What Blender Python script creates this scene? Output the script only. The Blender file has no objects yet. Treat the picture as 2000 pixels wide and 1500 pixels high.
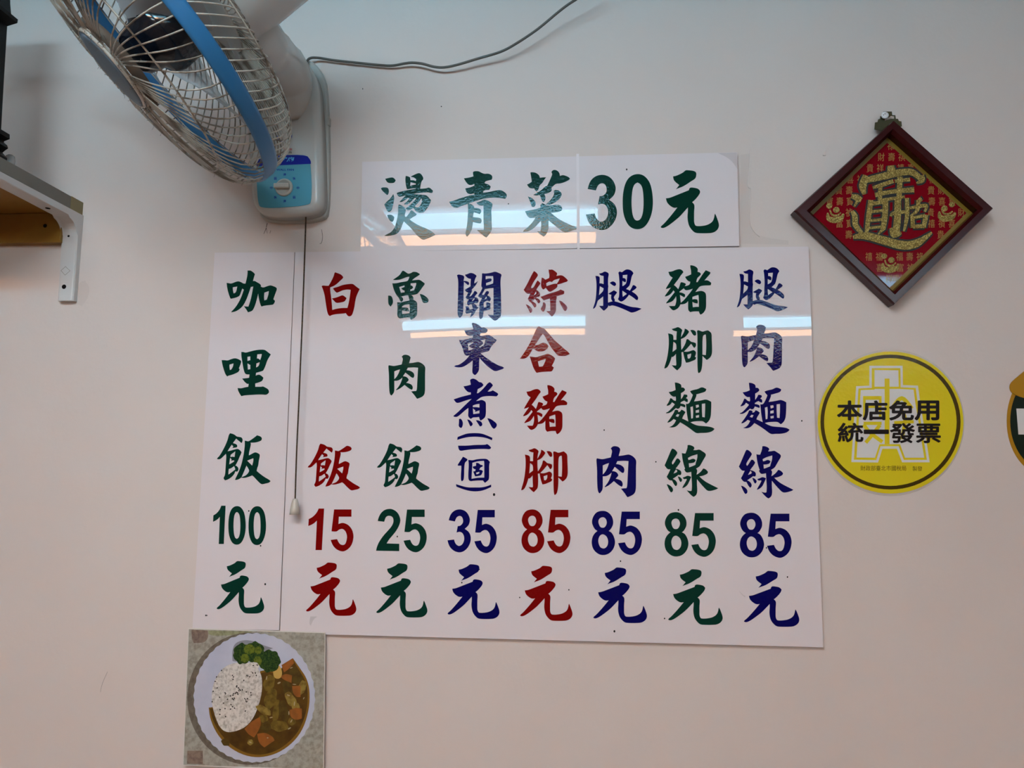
import bpy, bmesh, math, random
from mathutils import Vector, Matrix
from mathutils.geometry import delaunay_2d_cdt
random.seed(7)
sc = bpy.context.scene
COL = sc.collection

# ------------------------------------------------------------------ camera, world, exposure
F_PX, D, CAM_H = 1500.0, 1.3, 1.57
YAW, PITCH, ROLL = math.radians(4.52), math.radians(6.74), math.radians(0.531)
CAM = Vector((0, -D, CAM_H))
fwd = Vector((-math.sin(YAW)*math.cos(PITCH), math.cos(YAW)*math.cos(PITCH), math.sin(PITCH)))
r0 = Vector((math.cos(YAW), math.sin(YAW), 0)); u0 = r0.cross(fwd)
RGT = math.cos(ROLL)*r0 + math.sin(ROLL)*u0
UPV = -math.sin(ROLL)*r0 + math.cos(ROLL)*u0
cd = bpy.data.cameras.new('camera'); cam = bpy.data.objects.new('camera', cd); COL.objects.link(cam)
cd.sensor_fit = 'HORIZONTAL'; cd.sensor_width = 36.0; cd.lens = 36.0*F_PX/2000.0; cd.clip_start = 0.01
M = Matrix((RGT, UPV, -fwd)).transposed().to_4x4(); M.translation = CAM
cam.matrix_world = M
sc.camera = cam
w = bpy.data.worlds.new('world'); sc.world = w; w.use_nodes = True
w.node_tree.nodes['Background'].inputs[0].default_value = (0.5, 0.52, 0.55, 1)
w.node_tree.nodes['Background'].inputs[1].default_value = 0.3
vs = sc.view_settings
vs.view_transform = 'Standard'; vs.look = 'None'; vs.gamma = 1.0; vs.use_curve_mapping = False
vs.exposure = 0.0
COOL = (0.32, 0.77, 1.0); WARM = (1.0, 0.50, 0.22)
L_COOL, L_WARM = 49.0, 54.0          # fluorescent tube radiance

def wp(x, y, Y=0.0):
    """photo pixel -> point on the vertical plane y = Y (the wall is y = 0)"""
    d = (x-1000)/F_PX*RGT - (y-750)/F_PX*UPV + fwd
    return CAM + d*((Y+D)/d.y)

# ------------------------------------------------------------------ materials
MATS = {}
def mat(name, col, rough=0.5, spec=0.5, metal=0.0, noise=None, bump=None, emis=None, trans=0.0, alpha=1.0, coat=0.0):
    """noise=(scale, amount, second colour)  bump=(scale, distance, strength)"""
    if name in MATS: return MATS[name]
    m = bpy.data.materials.new(name); m.use_nodes = True
    nt = m.node_tree; b = nt.nodes['Principled BSDF']
    b.inputs['Base Color'].default_value = (*col, 1)
    b.inputs['Roughness'].default_value = rough
    b.inputs['Specular IOR Level'].default_value = spec
    b.inputs['Metallic'].default_value = metal
    b.inputs['Transmission Weight'].default_value = trans
    b.inputs['Alpha'].default_value = alpha
    b.inputs['Coat Weight'].default_value = coat
    if coat: b.inputs['Coat Roughness'].default_value = 0.08
    tc = nt.nodes.new('ShaderNodeTexCoord')
    if noise:
        n = nt.nodes.new('ShaderNodeTexNoise'); n.inputs['Scale'].default_value = noise[0]; n.inputs['Detail'].default_value = 5
        nt.links.new(tc.outputs['Object'], n.inputs['Vector'])
        r = nt.nodes.new('ShaderNodeValToRGB'); r.color_ramp.elements[0].position = noise[1]; r.color_ramp.elements[1].position = noise[3] if len(noise) > 3 else 0.72
        r.color_ramp.elements[0].color = (*col, 1); r.color_ramp.elements[1].color = (*noise[2], 1)
        nt.links.new(n.outputs['Fac'], r.inputs['Fac']); nt.links.new(r.outputs['Color'], b.inputs['Base Color'])
    if bump:
        n2 = nt.nodes.new('ShaderNodeTexNoise'); n2.inputs['Scale'].default_value = bump[0]; n2.inputs['Detail'].default_value = 3 if len(bump) < 4 else bump[3]
        nt.links.new(tc.outputs['Object'], n2.inputs['Vector'])
        bp = nt.nodes.new('ShaderNodeBump'); bp.inputs['Distance'].default_value = bump[1]; bp.inputs['Strength'].default_value = bump[2]
        nt.links.new(n2.outputs['Fac'], bp.inputs['Height']); nt.links.new(bp.outputs['Normal'], b.inputs['Normal'])
    if emis:
        b.inputs['Emission Color'].default_value = (*emis[0], 1); b.inputs['Emission Strength'].default_value = emis[1]
    MATS[name] = m
    return m

mat('wall_paint', (0.66, 0.575, 0.545), 0.75, 0.25, noise=(1.7, 0.35, (0.625, 0.535, 0.505)), bump=(70, 0.0012, 0.35))
mat('side_paint', (0.50, 0.46, 0.42), 0.8, 0.2)
mat('dark_panel', (0.30, 0.25, 0.21), 0.6, 0.2)
mat('ceiling_paint', (0.8, 0.8, 0.8), 0.9, 0.1)
mat('floor_tile', (0.30, 0.21, 0.15), 0.6, 0.3, noise=(6, 0.4, (0.25, 0.17, 0.12)))
mat('board_white', (0.70, 0.63, 0.655), 0.006, 0.135, bump=(3.2, 0.0012, 1.0, 0))
mat('board_edge', (0.55, 0.52, 0.5), 0.6, 0.2)
mat('vinyl_green', (0.0015, 0.030, 0.020), 0.075, 0.12, bump=(260, 0.00014, 1.0))
mat('vinyl_red', (0.185, 0.0008, 0.001), 0.075, 0.12, bump=(260, 0.00014, 1.0))
mat('vinyl_blue', (0.001, 0.001, 0.080), 0.075, 0.12, bump=(260, 0.00014, 1.0))
mat('tape_clear', (0.76, 0.69, 0.72), 0.3, 0.06)
mat('grime', (0.30, 0.28, 0.27), 0.9, 0.1, alpha=0.16)
mat('grime_faint', (0.36, 0.32, 0.30), 0.9, 0.1, alpha=0.07)
mat('speck', (0.02, 0.02, 0.02), 0.8, 0.1)
mat('fan_white', (0.50, 0.49, 0.475), 0.25, 0.4)
mat('fan_cream', (0.52, 0.50, 0.46), 0.35, 0.4)
mat('fan_grey', (0.40, 0.39, 0.37), 0.4, 0.4)
mat('label_blue', (0.09, 0.34, 0.46), 0.3, 0.35)
mat('label_navy', (0.004, 0.010, 0.30), 0.3, 0.35)
mat('label_cyan', (0.12, 0.48, 0.85), 0.4, 0.3)
mat('ink_red', (0.55, 0.10, 0.10), 0.5, 0.3)
mat('ink_black', (0.012, 0.010, 0.010), 0.45, 0.3)
mat('rim_blue', (0.024, 0.145, 0.33), 0.35, 0.4)
mat('emblem_blue', (0.12, 0.165, 0.22), 0.45, 0.3, noise=(30, 0.4, (0.15, 0.20, 0.26)))
mat('wire', (0.42, 0.38, 0.33), 0.35, 0.4, noise=(28, 0.47, (0.13, 0.10, 0.075), 0.60))
mat('dust', (0.14, 0.11, 0.09), 1.0, 0.0)
mat('hub_black', (0.004, 0.007, 0.014), 0.12, 0.5)
mat('blade', (0.46, 0.52, 0.58), 0.25, 0.4, alpha=0.72)
mat('cord_grey', (0.10, 0.095, 0.088), 0.5, 0.3)
mat('cord_brown', (0.035, 0.018, 0.010), 0.7, 0.2, noise=(500, 0.45, (0.10, 0.06, 0.035)))
mat('bell', (0.50, 0.46, 0.41), 0.2, 0.5)
mat('shelf_grey', (0.20, 0.175, 0.15), 0.6, 0.3, noise=(14, 0.4, (0.16, 0.14, 0.12)))
mat('shelf_tan', (0.26, 0.20, 0.10), 0.6, 0.3)
mat('shelf_wood', (0.25, 0.12, 0.015), 0.5, 0.3, noise=(9, 0.4, (0.20, 0.09, 0.012)))
mat('bracket_white', (0.58, 0.56, 0.56), 0.3, 0.45)
mat('hole', (0.006, 0.005, 0.005), 0.8, 0.1)
mat('black_lacquer', (0.007, 0.006, 0.006), 0.35, 0.12)
mat('cup_plastic', (0.62, 0.62, 0.64), 0.15, 0.5, trans=0.6)
mat('cup_fill', (0.40, 0.16, 0.12), 0.6, 0.2)
mat('frame_wood', (0.042, 0.003, 0.004), 0.22, 0.22, noise=(20, 0.4, (0.030, 0.002, 0.003)))
mat('frame_side', (0.020, 0.006, 0.006), 0.4, 0.3)
mat('fillet_gold', (0.20, 0.12, 0.012), 0.4, 0.3)
mat('panel_red', (0.19, 0.002, 0.008), 0.03, 0.10)
mat('gold_line', (0.33, 0.17, 0.03), 0.4, 0.3)
mat('gold_glitter', (0.17, 0.11, 0.016), 0.45, 0.4, metal=0.2, noise=(620, 0.44, (0.70, 0.52, 0.15), 0.74), bump=(420, 0.002, 0.8))
mat('hook_white', (0.75, 0.75, 0.78), 0.3, 0.5)
mat('hanger_brass', (0.06, 0.05, 0.022), 0.4, 0.5, metal=0.6)
mat('film_clear', (0.66, 0.61, 0.57), 0.12, 0.4, alpha=0.35)
mat('sticker_yellow', (0.66, 0.50, 0.015), 0.16, 0.11, bump=(150, 0.0003, 1.0))
mat('sticker_brown', (0.055, 0.032, 0.004), 0.2, 0.12, bump=(150, 0.0003, 1.0))
mat('sticker_white', (0.66, 0.63, 0.62), 0.18, 0.11, bump=(150, 0.0003, 1.0))
mat('sticker_black', (0.010, 0.006, 0.006), 0.25, 0.12)
mat('sticker_small', (0.10, 0.065, 0.006), 0.3, 0.1)
mat('badge_orange', (0.38, 0.17, 0.003), 0.3, 0.2)
mat('badge_green', (0.003, 0.010, 0.004), 0.3, 0.2)
mat('print_paper', (0.66, 0.62, 0.58), 0.5, 0.2)
mat('print_table', (0.36, 0.33, 0.28), 0.5, 0.2, noise=(160, 0.40, (0.24, 0.215, 0.18), 0.66))
mat('print_shadow', (0.155, 0.125, 0.095), 0.5, 0.2, noise=(160, 0.40, (0.11, 0.085, 0.065), 0.66))
mat('print_patch', (0.235, 0.165, 0.13), 0.5, 0.2, noise=(180, 0.40, (0.15, 0.10, 0.08), 0.66))
mat('print_moss', (0.29, 0.29, 0.17), 0.5, 0.2, noise=(160, 0.40, (0.2, 0.19, 0.11), 0.66))
mat('print_plate', (0.50, 0.50, 0.60), 0.5, 0.2, noise=(22, 0.40, (0.42, 0.43, 0.54)))
mat('print_curry', (0.090, 0.040, 0.004), 0.5, 0.2, noise=(60, 0.40, (0.055, 0.022, 0.003)))
mat('print_rim', (0.20, 0.095, 0.01), 0.5, 0.2)
mat('print_rice', (0.66, 0.60, 0.55), 0.5, 0.2, noise=(260, 0.42, (0.36, 0.31, 0.27), 0.70))
mat('print_sesame', (0.012, 0.008, 0.006), 0.5, 0.2)
mat('print_broccoli', (0.008, 0.028, 0.006), 0.5, 0.2, noise=(300, 0.42, (0.045, 0.085, 0.012), 0.70))
mat('print_floret', (0.13, 0.15, 0.012), 0.5, 0.2, noise=(280, 0.42, (0.05, 0.08, 0.008), 0.66))
mat('print_carrot', (0.28, 0.085, 0.014), 0.5, 0.2, noise=(80, 0.42, (0.20, 0.06, 0.012)))
mat('print_meat', (0.165, 0.10, 0.014), 0.5, 0.2, noise=(110, 0.42, (0.085, 0.045, 0.006), 0.66))
mat('print_meat_dark', (0.085, 0.048, 0.007), 0.5, 0.2, noise=(110, 0.42, (0.06, 0.03, 0.005), 0.66))
mat('print_meat_pale', (0.25, 0.16, 0.03), 0.5, 0.2, noise=(110, 0.42, (0.12, 0.065, 0.01), 0.66))
mat('print_plate_shade', (0.24, 0.235, 0.27), 0.5, 0.2)
mat('print_highlight', (0.36, 0.27, 0.15), 0.5, 0.2)
mat('print_garlic', (0.50, 0.30, 0.07), 0.5, 0.2)
mat('tube_cool', (0.8, 0.9, 1.0), 0.4, 0.2, emis=(COOL, L_COOL))
mat('tube_warm', (1.0, 0.85, 0.7), 0.4, 0.2, emis=(WARM, L_WARM))
mat('lamp_housing', (0.75, 0.76, 0.78), 0.4, 0.3)
mat('pencil', (0.30, 0.27, 0.25), 0.9, 0.1)
mat('hair', (0.10, 0.08, 0.07), 0.9, 0.1)

# ------------------------------------------------------------------ object helpers
ORIGIN = {}
def root_of(o):
    while o.parent: o = o.parent
    return o
def tag(o, label=None, cat=None, group=None, kind=None):
    if label: o['label'] = label
    if cat: o['category'] = cat
    if group: o['group'] = group
    if kind: o['kind'] = kind
    return o
def thing(name, loc, label, cat, group=None):
    o = bpy.data.objects.new(name, None); o.empty_display_size = 0.05
    o.location = loc; COL.objects.link(o); tag(o, label, cat, group); return o
def link_mesh(name, me, m, parent=None, smooth=False):
    """mesh given in world coordinates; becomes a child of parent (things are never rotated)"""
    if parent is not None:
        me.transform(Matrix.Translation(-root_of(parent).location))
    me.materials.clear(); me.materials.append(MATS[m])
    if smooth:
        for p in me.polygons: p.use_smooth = True
    o = bpy.data.objects.new(name, me); COL.objects.link(o)
    if parent is not None: o.parent = parent
    return o
def from_data(name, vs_, fs, m, parent=None, smooth=False):
    me = bpy.data.meshes.new(name); me.from_pydata([tuple(v) for v in vs_], [], fs); me.update()
    return link_mesh(name, me, m, parent, smooth)
def from_bm(name, bm, m, parent=None, smooth=False):
    bmesh.ops.recalc_face_normals(bm, faces=bm.faces)
    me = bpy.data.meshes.new(name); bm.to_mesh(me); bm.free()
    return link_mesh(name, me, m, parent, smooth)
def add_box(bm, x0, x1, y0, y1, z0, z1, bev=0.0, seg=2):
    b2 = bmesh.new()
    bmesh.ops.create_cube(b2, size=1)
    for v in b2.verts:
        v.co = Vector(((x0+x1)/2+v.co.x*(x1-x0), (y0+y1)/2+v.co.y*(y1-y0), (z0+z1)/2+v.co.z*(z1-z0)))
    if bev: bmesh.ops.bevel(b2, geom=list(b2.edges), offset=bev, segments=seg, profile=0.5, affect='EDGES')
    me = bpy.data.meshes.new('tmp'); b2.to_mesh(me); b2.free(); bm.from_mesh(me); bpy.data.meshes.remove(me)
def box(name, x0, x1, y0, y1, z0, z1, m, parent=None, bev=0.0, seg=2):
    bm = bmesh.new(); add_box(bm, x0, x1, y0, y1, z0, z1, bev, seg); return from_bm(name, bm, m, parent)
def frame_of(d):
    d = d.normalized(); a = d.cross(Vector((0, 0, 1)))
    if a.length < 1e-4: a = d.cross(Vector((1, 0, 0)))
    a.normalize(); return a, d.cross(a).normalized()
def tube_data(pts, rad, n=6, closed=False, vs_=None, fs=None, caps=True):
    vs_ = [] if vs_ is None else vs_; fs = [] if fs is None else fs
    base = len(vs_); N = len(pts); pts = [Vector(p) for p in pts]
    a_prev = None
    for i, p in enumerate(pts):
        if closed: d = pts[(i+1) % N]-pts[i-1]
        else: d = pts[min(i+1, N-1)]-pts[max(i-1, 0)]
        d.normalize()
        if a_prev is None: a, b = frame_of(d)
        else:
            a = (a_prev - d*a_prev.dot(d)).normalized(); b = d.cross(a).normalized()
        a_prev = a
        rr = rad[i] if isinstance(rad, (list, tuple)) else rad
        for k in range(n):
            t = 2*math.pi*k/n
            vs_.append(p + a*math.cos(t)*rr + b*math.sin(t)*rr)
    rng = N if closed else N-1
    for i in range(rng):
        j = (i+1) % N
        for k in range(n):
            k2 = (k+1) % n
            fs.append((base+i*n+k, base+i*n+k2, base+j*n+k2, base+j*n+k))
    if not closed and caps:
        fs.append(tuple(base+k for k in range(n))[::-1]); fs.append(tuple(base+(N-1)*n+k for k in range(n)))
    return vs_, fs
def tube(name, pts, rad, m, parent=None, n=8, closed=False, smooth=True):
    v, f = tube_data(pts, rad, n, closed); return from_data(name, v, f, m, parent, smooth)
def lathe_data(c, n, prof, N=32, close_start=True, close_end=True, a=None):
    """prof = [(along n, radius)]"""
    n = n.normalized(); aa, bb = frame_of(n) if a is None else (a, n.cross(a))
    vs_, fs = [], []
    for d, r in prof:
        for k in range(N):
            t = 2*math.pi*k/N; vs_.append(c + n*d + (aa*math.cos(t)+bb*math.sin(t))*r)
    for i in range(len(prof)-1):
        for k in range(N):
            k2 = (k+1) % N; fs.append((i*N+k, i*N+k2, (i+1)*N+k2, (i+1)*N+k))
    if close_start: fs.append(tuple(range(N))[::-1])
    if close_end: fs.append(tuple((len(prof)-1)*N+k for k in range(N)))
    return vs_, fs
def lathe(name, c, n, prof, m, parent=None, N=32, cs=True, ce=True, smooth=True, a=None):
    v, f = lathe_data(c, n, prof, N, cs, ce, a); return from_data(name, v, f, m, parent, smooth)
def catmull(pts, sub=6, closed=False):
    out = []; N = len(pts); pts = [Vector(p) for p in pts]
    for i in range(N if closed else N-1):
        if closed: p0, p1, p2, p3 = pts[i-1], pts[i], pts[(i+1) % N], pts[(i+2) % N]
        else: p0, p1, p2, p3 = pts[max(i-1, 0)], pts[i], pts[i+1], pts[min(i+2, N-1)]
        for s in range(sub):
            t = s/sub
            out.append(0.5*((2*p1)+(p2-p0)*t+(2*p0-5*p1+4*p2-p3)*t*t+(3*p1-p0-3*p2+p3)*t**3))
    if not closed: out.append(pts[-1])
    return out

# ------------------------------------------------------------------ flat shapes on the wall
def curve_mesh(loops, ext):
    """loops of (x, z) on the wall plane -> filled mesh (even-odd), thickness 2*ext"""
    cu = bpy.data.curves.new('tmp', 'CURVE'); cu.dimensions = '2D'; cu.fill_mode = 'BOTH'; cu.extrude = ext
    for lp in loops:
        s = cu.splines.new('POLY'); s.points.add(len(lp)-1); s.use_cyclic_u = True
        for i, (x, z) in enumerate(lp): s.points[i].co = (x, z, 0, 1)
    return cu_to_mesh(cu)
def fill_mesh(loops, ext):
    """even-odd fill of closed (x, z) loops by constrained triangulation; front at +ext, rim walls to -ext"""
    vs_, ed = [], []
    for lp in loops:
        b = len(vs_); n = len(lp); vs_ += [Vector(p) for p in lp]; ed += [(b+i, b+(i+1) % n) for i in range(n)]
    V, E, Fc, *_ = delaunay_2d_cdt(vs_, ed, [], 0, 1e-7)
    def odd(x, y):
        c = False
        for lp in loops:
            j = len(lp)-1
            for i in range(len(lp)):
                (xi, yi), (xj, yj) = lp[i], lp[j]
                if (yi > y) != (yj > y) and x < (xj-xi)*(y-yi)/(yj-yi)+xi: c = not c
                j = i
        return c
    fs = []
    for f in Fc:
        a, b, c = (V[i] for i in f[:3])
        if odd((a.x+b.x+c.x)/3, (a.y+b.y+c.y)/3):
            ar = (b.x-a.x)*(c.y-a.y)-(b.y-a.y)*(c.x-a.x); fs.append(tuple(f) if ar > 0 else tuple(f)[::-1])
    n = len(V); allv = [(v.x, v.y, ext) for v in V]
    if ext > 0:
        cnt = {}
        for f in fs:
            for i in range(3): cnt[(f[i], f[(i+1) % 3])] = 1
        allv += [(v.x, v.y, -ext) for v in V]
        fs += [(b, a, a+n, b+n) for a, b in list(cnt) if (b, a) not in cnt]
    me = bpy.data.meshes.new('fill'); me.from_pydata(allv, [], fs); me.update()
    return me
def cu_to_mesh(cu):
    ob = bpy.data.objects.new('tmp', cu); COL.objects.link(ob)
    dg = bpy.context.evaluated_depsgraph_get()
    me = bpy.data.meshes.new_from_object(ob.evaluated_get(dg))
    bpy.data.objects.remove(ob); bpy.data.curves.remove(cu)
    return me
def stand_up(me, Y):
    """XY mesh -> wall plane (x, z), offset to y = Y"""
    me.transform(Matrix(((1, 0, 0, 0), (0, 0, -1, Y), (0, 1, 0, 0), (0, 0, 0, 1))))
    return me
def flat(name, loops_px, Y, m, parent, ext=0.00015, flip=False):
    """filled outlines given in photo pixels, laid flat on the plane y = Y"""
    loops = [[(lambda q: (q.x, q.z))(wp(x, y, Y)) for x, y in lp] for lp in loops_px]
    me = stand_up(fill_mesh(loops, ext), Y-ext)
    return link_mesh(name, me, m, parent)
def ell(cx, cy, rx, ry, n=48, wob=0.0, freq=0):
    return [(cx+rx*(1+wob*math.sin(freq*t))*math.cos(t), cy+ry*(1+wob*math.sin(freq*t))*math.sin(t)) for t in (2*math.pi*k/n for k in range(n))]
def soften(lp, it=2, lim=52):
    for _ in range(it):
        out = []; N = len(lp)
        for i in range(N):
            p, q, r = lp[i-1], lp[i], lp[(i+1) % N]
            a = (q[0]-p[0], q[1]-p[1]); b = (r[0]-q[0], r[1]-q[1])
            la, lb = math.hypot(*a), math.hypot(*b)
            if la < 1e-9 or lb < 1e-9: continue
            c = max(-1, min(1, (a[0]*b[0]+a[1]*b[1])/la/lb))
            if math.degrees(math.acos(c)) < lim:
                out.append((q[0]-a[0]*0.25, q[1]-a[1]*0.25)); out.append((q[0]+b[0]*0.25, q[1]+b[1]*0.25))
            else: out.append(q)
        lp = out
    return lp
def brush(pts, wd):
    """variable-width stroke outline from a centre line"""
    P = catmull([Vector((x, y, 0)) for x, y in pts], 5)
    n = len(P); L, Rr = [], []
    for i, p in enumerate(P):
        d = (P[min(i+1, n-1)]-P[max(i-1, 0)]).normalized(); nn = Vector((-d.y, d.x, 0))
        t = i/(n-1)*(len(wd)-1); k = min(int(t), len(wd)-2); ww = (wd[k]*(1-(t-k))+wd[k+1]*(t-k))/2
        L.append(p+nn*ww); Rr.append(p-nn*ww)
    return [(v.x, v.y) for v in L+Rr[::-1]]
def text_mesh(body, ext=0.0001, bold=0.0, shear=0.0):
    cu = bpy.data.curves.new('tmp', 'FONT'); cu.body = body; cu.extrude = ext; cu.offset = bold; cu.shear = shear
    cu.resolution_u = 4
    return cu_to_mesh(cu)
def text_px(name, body, x0, y0, x1, y1, Y, m, parent, bold=0.0, shear=0.0, ext=0.0001, fat=0.0):
    """lettering fitted to a pixel box on plane y = Y"""
    me = text_mesh(body, 0.0, bold, shear)
    xs = [v.co.x for v in me.vertices]; ys = [v.co.y for v in me.vertices]
    ax, bx, ay, by = min(xs), max(xs), min(ys), max(ys)
    for v in me.vertices:
        u = (v.co.x-ax)/(bx-ax); t = (by-v.co.y)/(by-ay)
        q = wp(x0+(x1-x0)*u, y0+(y1-y0)*t, Y); v.co = (q.x, Y-ext, q.z)
    if fat:
        bm = bmesh.new(); r = fat*D/F_PX
        for k in range(9):
            m2 = me.copy(); a = math.pi*k/4; rr = r if k else 0.0
            m2.transform(Matrix.Translation((rr*math.cos(a), -1e-6*k, rr*math.sin(a)))); bm.from_mesh(m2); bpy.data.meshes.remove(m2)
        bm.to_mesh(me); bm.free()
    return link_mesh(name, me, m, parent)

# ------------------------------------------------------------------ the room
RX0, RX1, RY0, CZ = -2.6, 2.9, -5.6, 2.62
def struct(o): o['kind'] = 'structure'; return o
struct(box('wall_back', RX0-0.1, RX1+0.1, 0, 0.12, -0.1, CZ+0.1, 'wall_paint'))
struct(box('wall_left', RX0-0.1, RX0, RY0, 0, 0, CZ, 'side_paint'))
struct(box('wall_right', RX1, RX1+0.1, RY0, 0, 0, CZ, 'dark_panel'))
struct(box('wall_rear', RX0-0.1, RX1+0.1, RY0-0.1, RY0, 0, CZ, 'side_paint'))
struct(box('floor', RX0-0.1, RX1+0.1, RY0-0.1, 0, -0.1, 0, 'floor_tile'))
struct(box('ceiling', RX0-0.1, RX1+0.1, RY0-0.1, 0, CZ, CZ+0.1, 'ceiling_paint'))

# ------------------------------------------------------------------ ceiling lamps
def ceiling_lamp(x0, x1, yc, yw, label):
    t = thing('ceiling_lamp', ((x0+x1)/2, (yc+yw)/2, CZ), label, 'ceiling lamp', 'twin tube lamps on the ceiling')
    ya, yb = min(yc, yw)-0.07, max(yc, yw)+0.07
    box('housing', x0-0.03, x1+0.03, ya, yb, CZ-0.03, CZ, 'lamp_housing', t, 0.006)
    for x in (x0-0.02, x1-0.01):
        for y in (yc, yw): box('socket', x, x+0.03, y-0.036, y+0.036, CZ-0.098, CZ-0.031, 'lamp_housing', t, 0.004)
    ym = (yc+yw)/2
    box('added_baffle', x0-0.02, x1+0.02, ym-0.012, ym+0.012, 2.537, CZ-0.0301, 'lamp_housing', t, 0.004)  # added baffle between the tubes, blocks warm light from the upper wall
    for y, m, nm in ((yc, 'tube_cool', 'cool_tube'), (yw, 'tube_warm', 'warm_tube')):
        tube(nm, [(x0+0.012, y, 2.555), (x1-0.012, y, 2.555)], 0.03, m, t, 14)
    return t
ceiling_lamp(-1.14, 0.11, -1.58, -1.79, 'twin tube lamp on the ceiling closest to the menu wall')
ceiling_lamp(-1.14, 0.09, -3.68, -3.98, 'twin tube lamp on the ceiling in line behind the closest one')
ceiling_lamp(1.10, 2.33, -3.70, -4.00, 'twin tube lamp on the ceiling beside the dark panelled side wall')

# ------------------------------------------------------------------ menu boards
def slab(name, px, Y0, Y1, parent, m='board_white'):
    Y0 = min(Y0, -0.0012)
    f = [wp(x, y, Y1) for x, y in px]; n = len(f)
    b = [Vector((v.x, Y0, v.z)) for v in f]
    fs = [tuple(range(n))[::-1], tuple(range(n, 2*n))]+[(i, (i+1) % n, n+(i+1) % n, n+i) for i in range(n)]
    bm = bmesh.new(); vv = [bm.verts.new(v) for v in f+b]
    for q in fs: bm.faces.new([vv[i] for i in q])
    return from_bm(name, bm, m, parent)

def G(s):
    return [[tuple(float(c) for c in p.split(',')) for p in lp.split()] for lp in s.strip().split(';')]
# outlines of the brush lettering: (crop x, crop y, pixels per unit) + loops in tenths of a zoomed crop
GL = {}
def glyph(ch, ox, oy, k, s): GL[ch] = [[(ox+x*k, oy+y*k) for x, y in lp] for lp in G(s)]
K12, K14, K13 = 0.8, 140/150.0, 130/150.0
glyph('tang', 730, 325, K14, '''24,26 37,23 42,24 46,29 44,33 41,35 31,35 27,32;15,46 18,44 28,44 31,47 32,53 30,59 28,60 22,55 17,50;
41,58 43,64 42,74 39,86 38,91 34,95 30,95 26,89 22,80 28,73 35,67;28,102 34,101 39,102 43,106 42,113 39,116 35,115 31,110;
67,20 72,21 76,23 77,29 84,29 88,31 89,27 84,23 78,22 78,21 88,16 94,14 98,15 102,20 104,25 103,28 100,31 98,40 97,47 110,46 115,44 119,46 124,51 123,55 120,56 113,54 103,55 90,56 83,58 95,59 110,60 115,65 120,71 118,77 112,88 106,95 102,97 94,97 88,94 83,87 76,91 71,92 67,88 74,83 83,74 88,68 89,66 86,66 80,72 72,79 67,80 63,79 70,73 75,67 75,66 72,66 66,70 60,74 56,75 54,74 60,68 66,62 65,61 59,63 54,64 51,62 48,57 49,55 60,52 75,49 88,47 88,46 80,46 71,48 69,47 67,38 66,28;
77,33 88,36 88,38 82,39 76,41;99,67 101,68 101,74 98,81 94,86 91,86 85,84 92,77 97,71;
52,80 55,80 61,83 66,88 67,90 67,94 65,100 65,104 67,106 69,105 74,99 77,93 80,92 85,96 90,100 88,103 82,106 75,111 83,117 95,124 110,130 122,136 129,143 124,146 110,152 103,154 97,150 88,142 78,129 68,120 63,115 60,121 57,130 53,137 47,142 40,144 28,146 22,145 28,142 36,138 42,131 46,122 49,110 51,98 51,86''')
glyph('qing', 865, 325, K14, '''63,12 66,10 75,10 80,13 87,16 95,15 102,18 104,23 102,28 97,29 89,31 87,35 89,36 96,38 100,42 99,46 97,49 91,49 85,51 84,55 95,54 108,51 120,49 126,52 132,56 134,60 133,65 130,68 119,66 108,65 95,66 83,68 70,72 58,76 48,80 38,83 30,87 22,86 17,81 13,74 20,73 32,68 45,64 60,60 66,59 66,56 60,58 55,58 51,56 48,51 47,46 54,45 65,41 66,40 66,37 60,39 55,39 51,36 46,29 44,25 53,24 64,21 63,16;
52,78 56,78 63,81 65,84 66,87 72,87 78,89 80,92 80,96 77,100 72,98 65,96 64,98 63,106 70,107 78,108 81,111 81,116 79,119 74,119 66,117 63,116 62,125 60,134 55,143 51,147 49,146 47,142 49,132 51,120 52,105 53,92;
70,76 79,73 85,70 89,70 97,73 103,77 104,80 103,85 101,93 102,105 102,120 103,131 100,138 95,145 91,149 87,147 79,140 71,133 79,133 85,133 86,128 85,115 85,100 85,82 78,82 73,80''')
glyph('cai', 1005, 325, K14, '''33,13 36,12 44,13 50,17 52,20 53,24 58,23 66,23 62,28 58,35 52,40 51,46 48,51 45,52 43,50 41,46 33,46 29,43 26,38 31,36 36,32 35,24;
77,12 79,9 83,7 90,9 94,14 95,20 101,18 108,20 114,23 116,26 113,29 105,33 95,36 87,36 82,40 77,45 78,50 76,53 70,56 62,58 64,61 65,66 64,71 61,75 58,73 55,66 53,60 46,61 39,60 46,56 57,49 65,41 68,41 72,33 77,22 79,16;
82,51 86,49 92,50 97,54 99,58 97,64 91,71 82,77 72,81 67,80 66,79 72,74 79,66 83,58;28,63 34,65 40,69 44,75 44,81 42,84 39,85 36,84 34,78 31,70;
54,81 58,77 63,79 68,83 80,81 91,80 97,82 100,88 99,92 96,94 87,96 76,97 80,101 92,110 105,117 120,124 130,127 129,132 120,134 107,139 100,136 90,128 82,122 75,116 71,113 71,124 71,130 69,136 66,143 61,147 55,143 47,136 54,136 55,132 56,120 55,114 50,119 44,126 37,132 28,136 18,137 19,134 27,128 35,120 42,111 44,107 36,108 31,108 26,103 22,94 32,92 44,90 55,86 54,83''')
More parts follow.
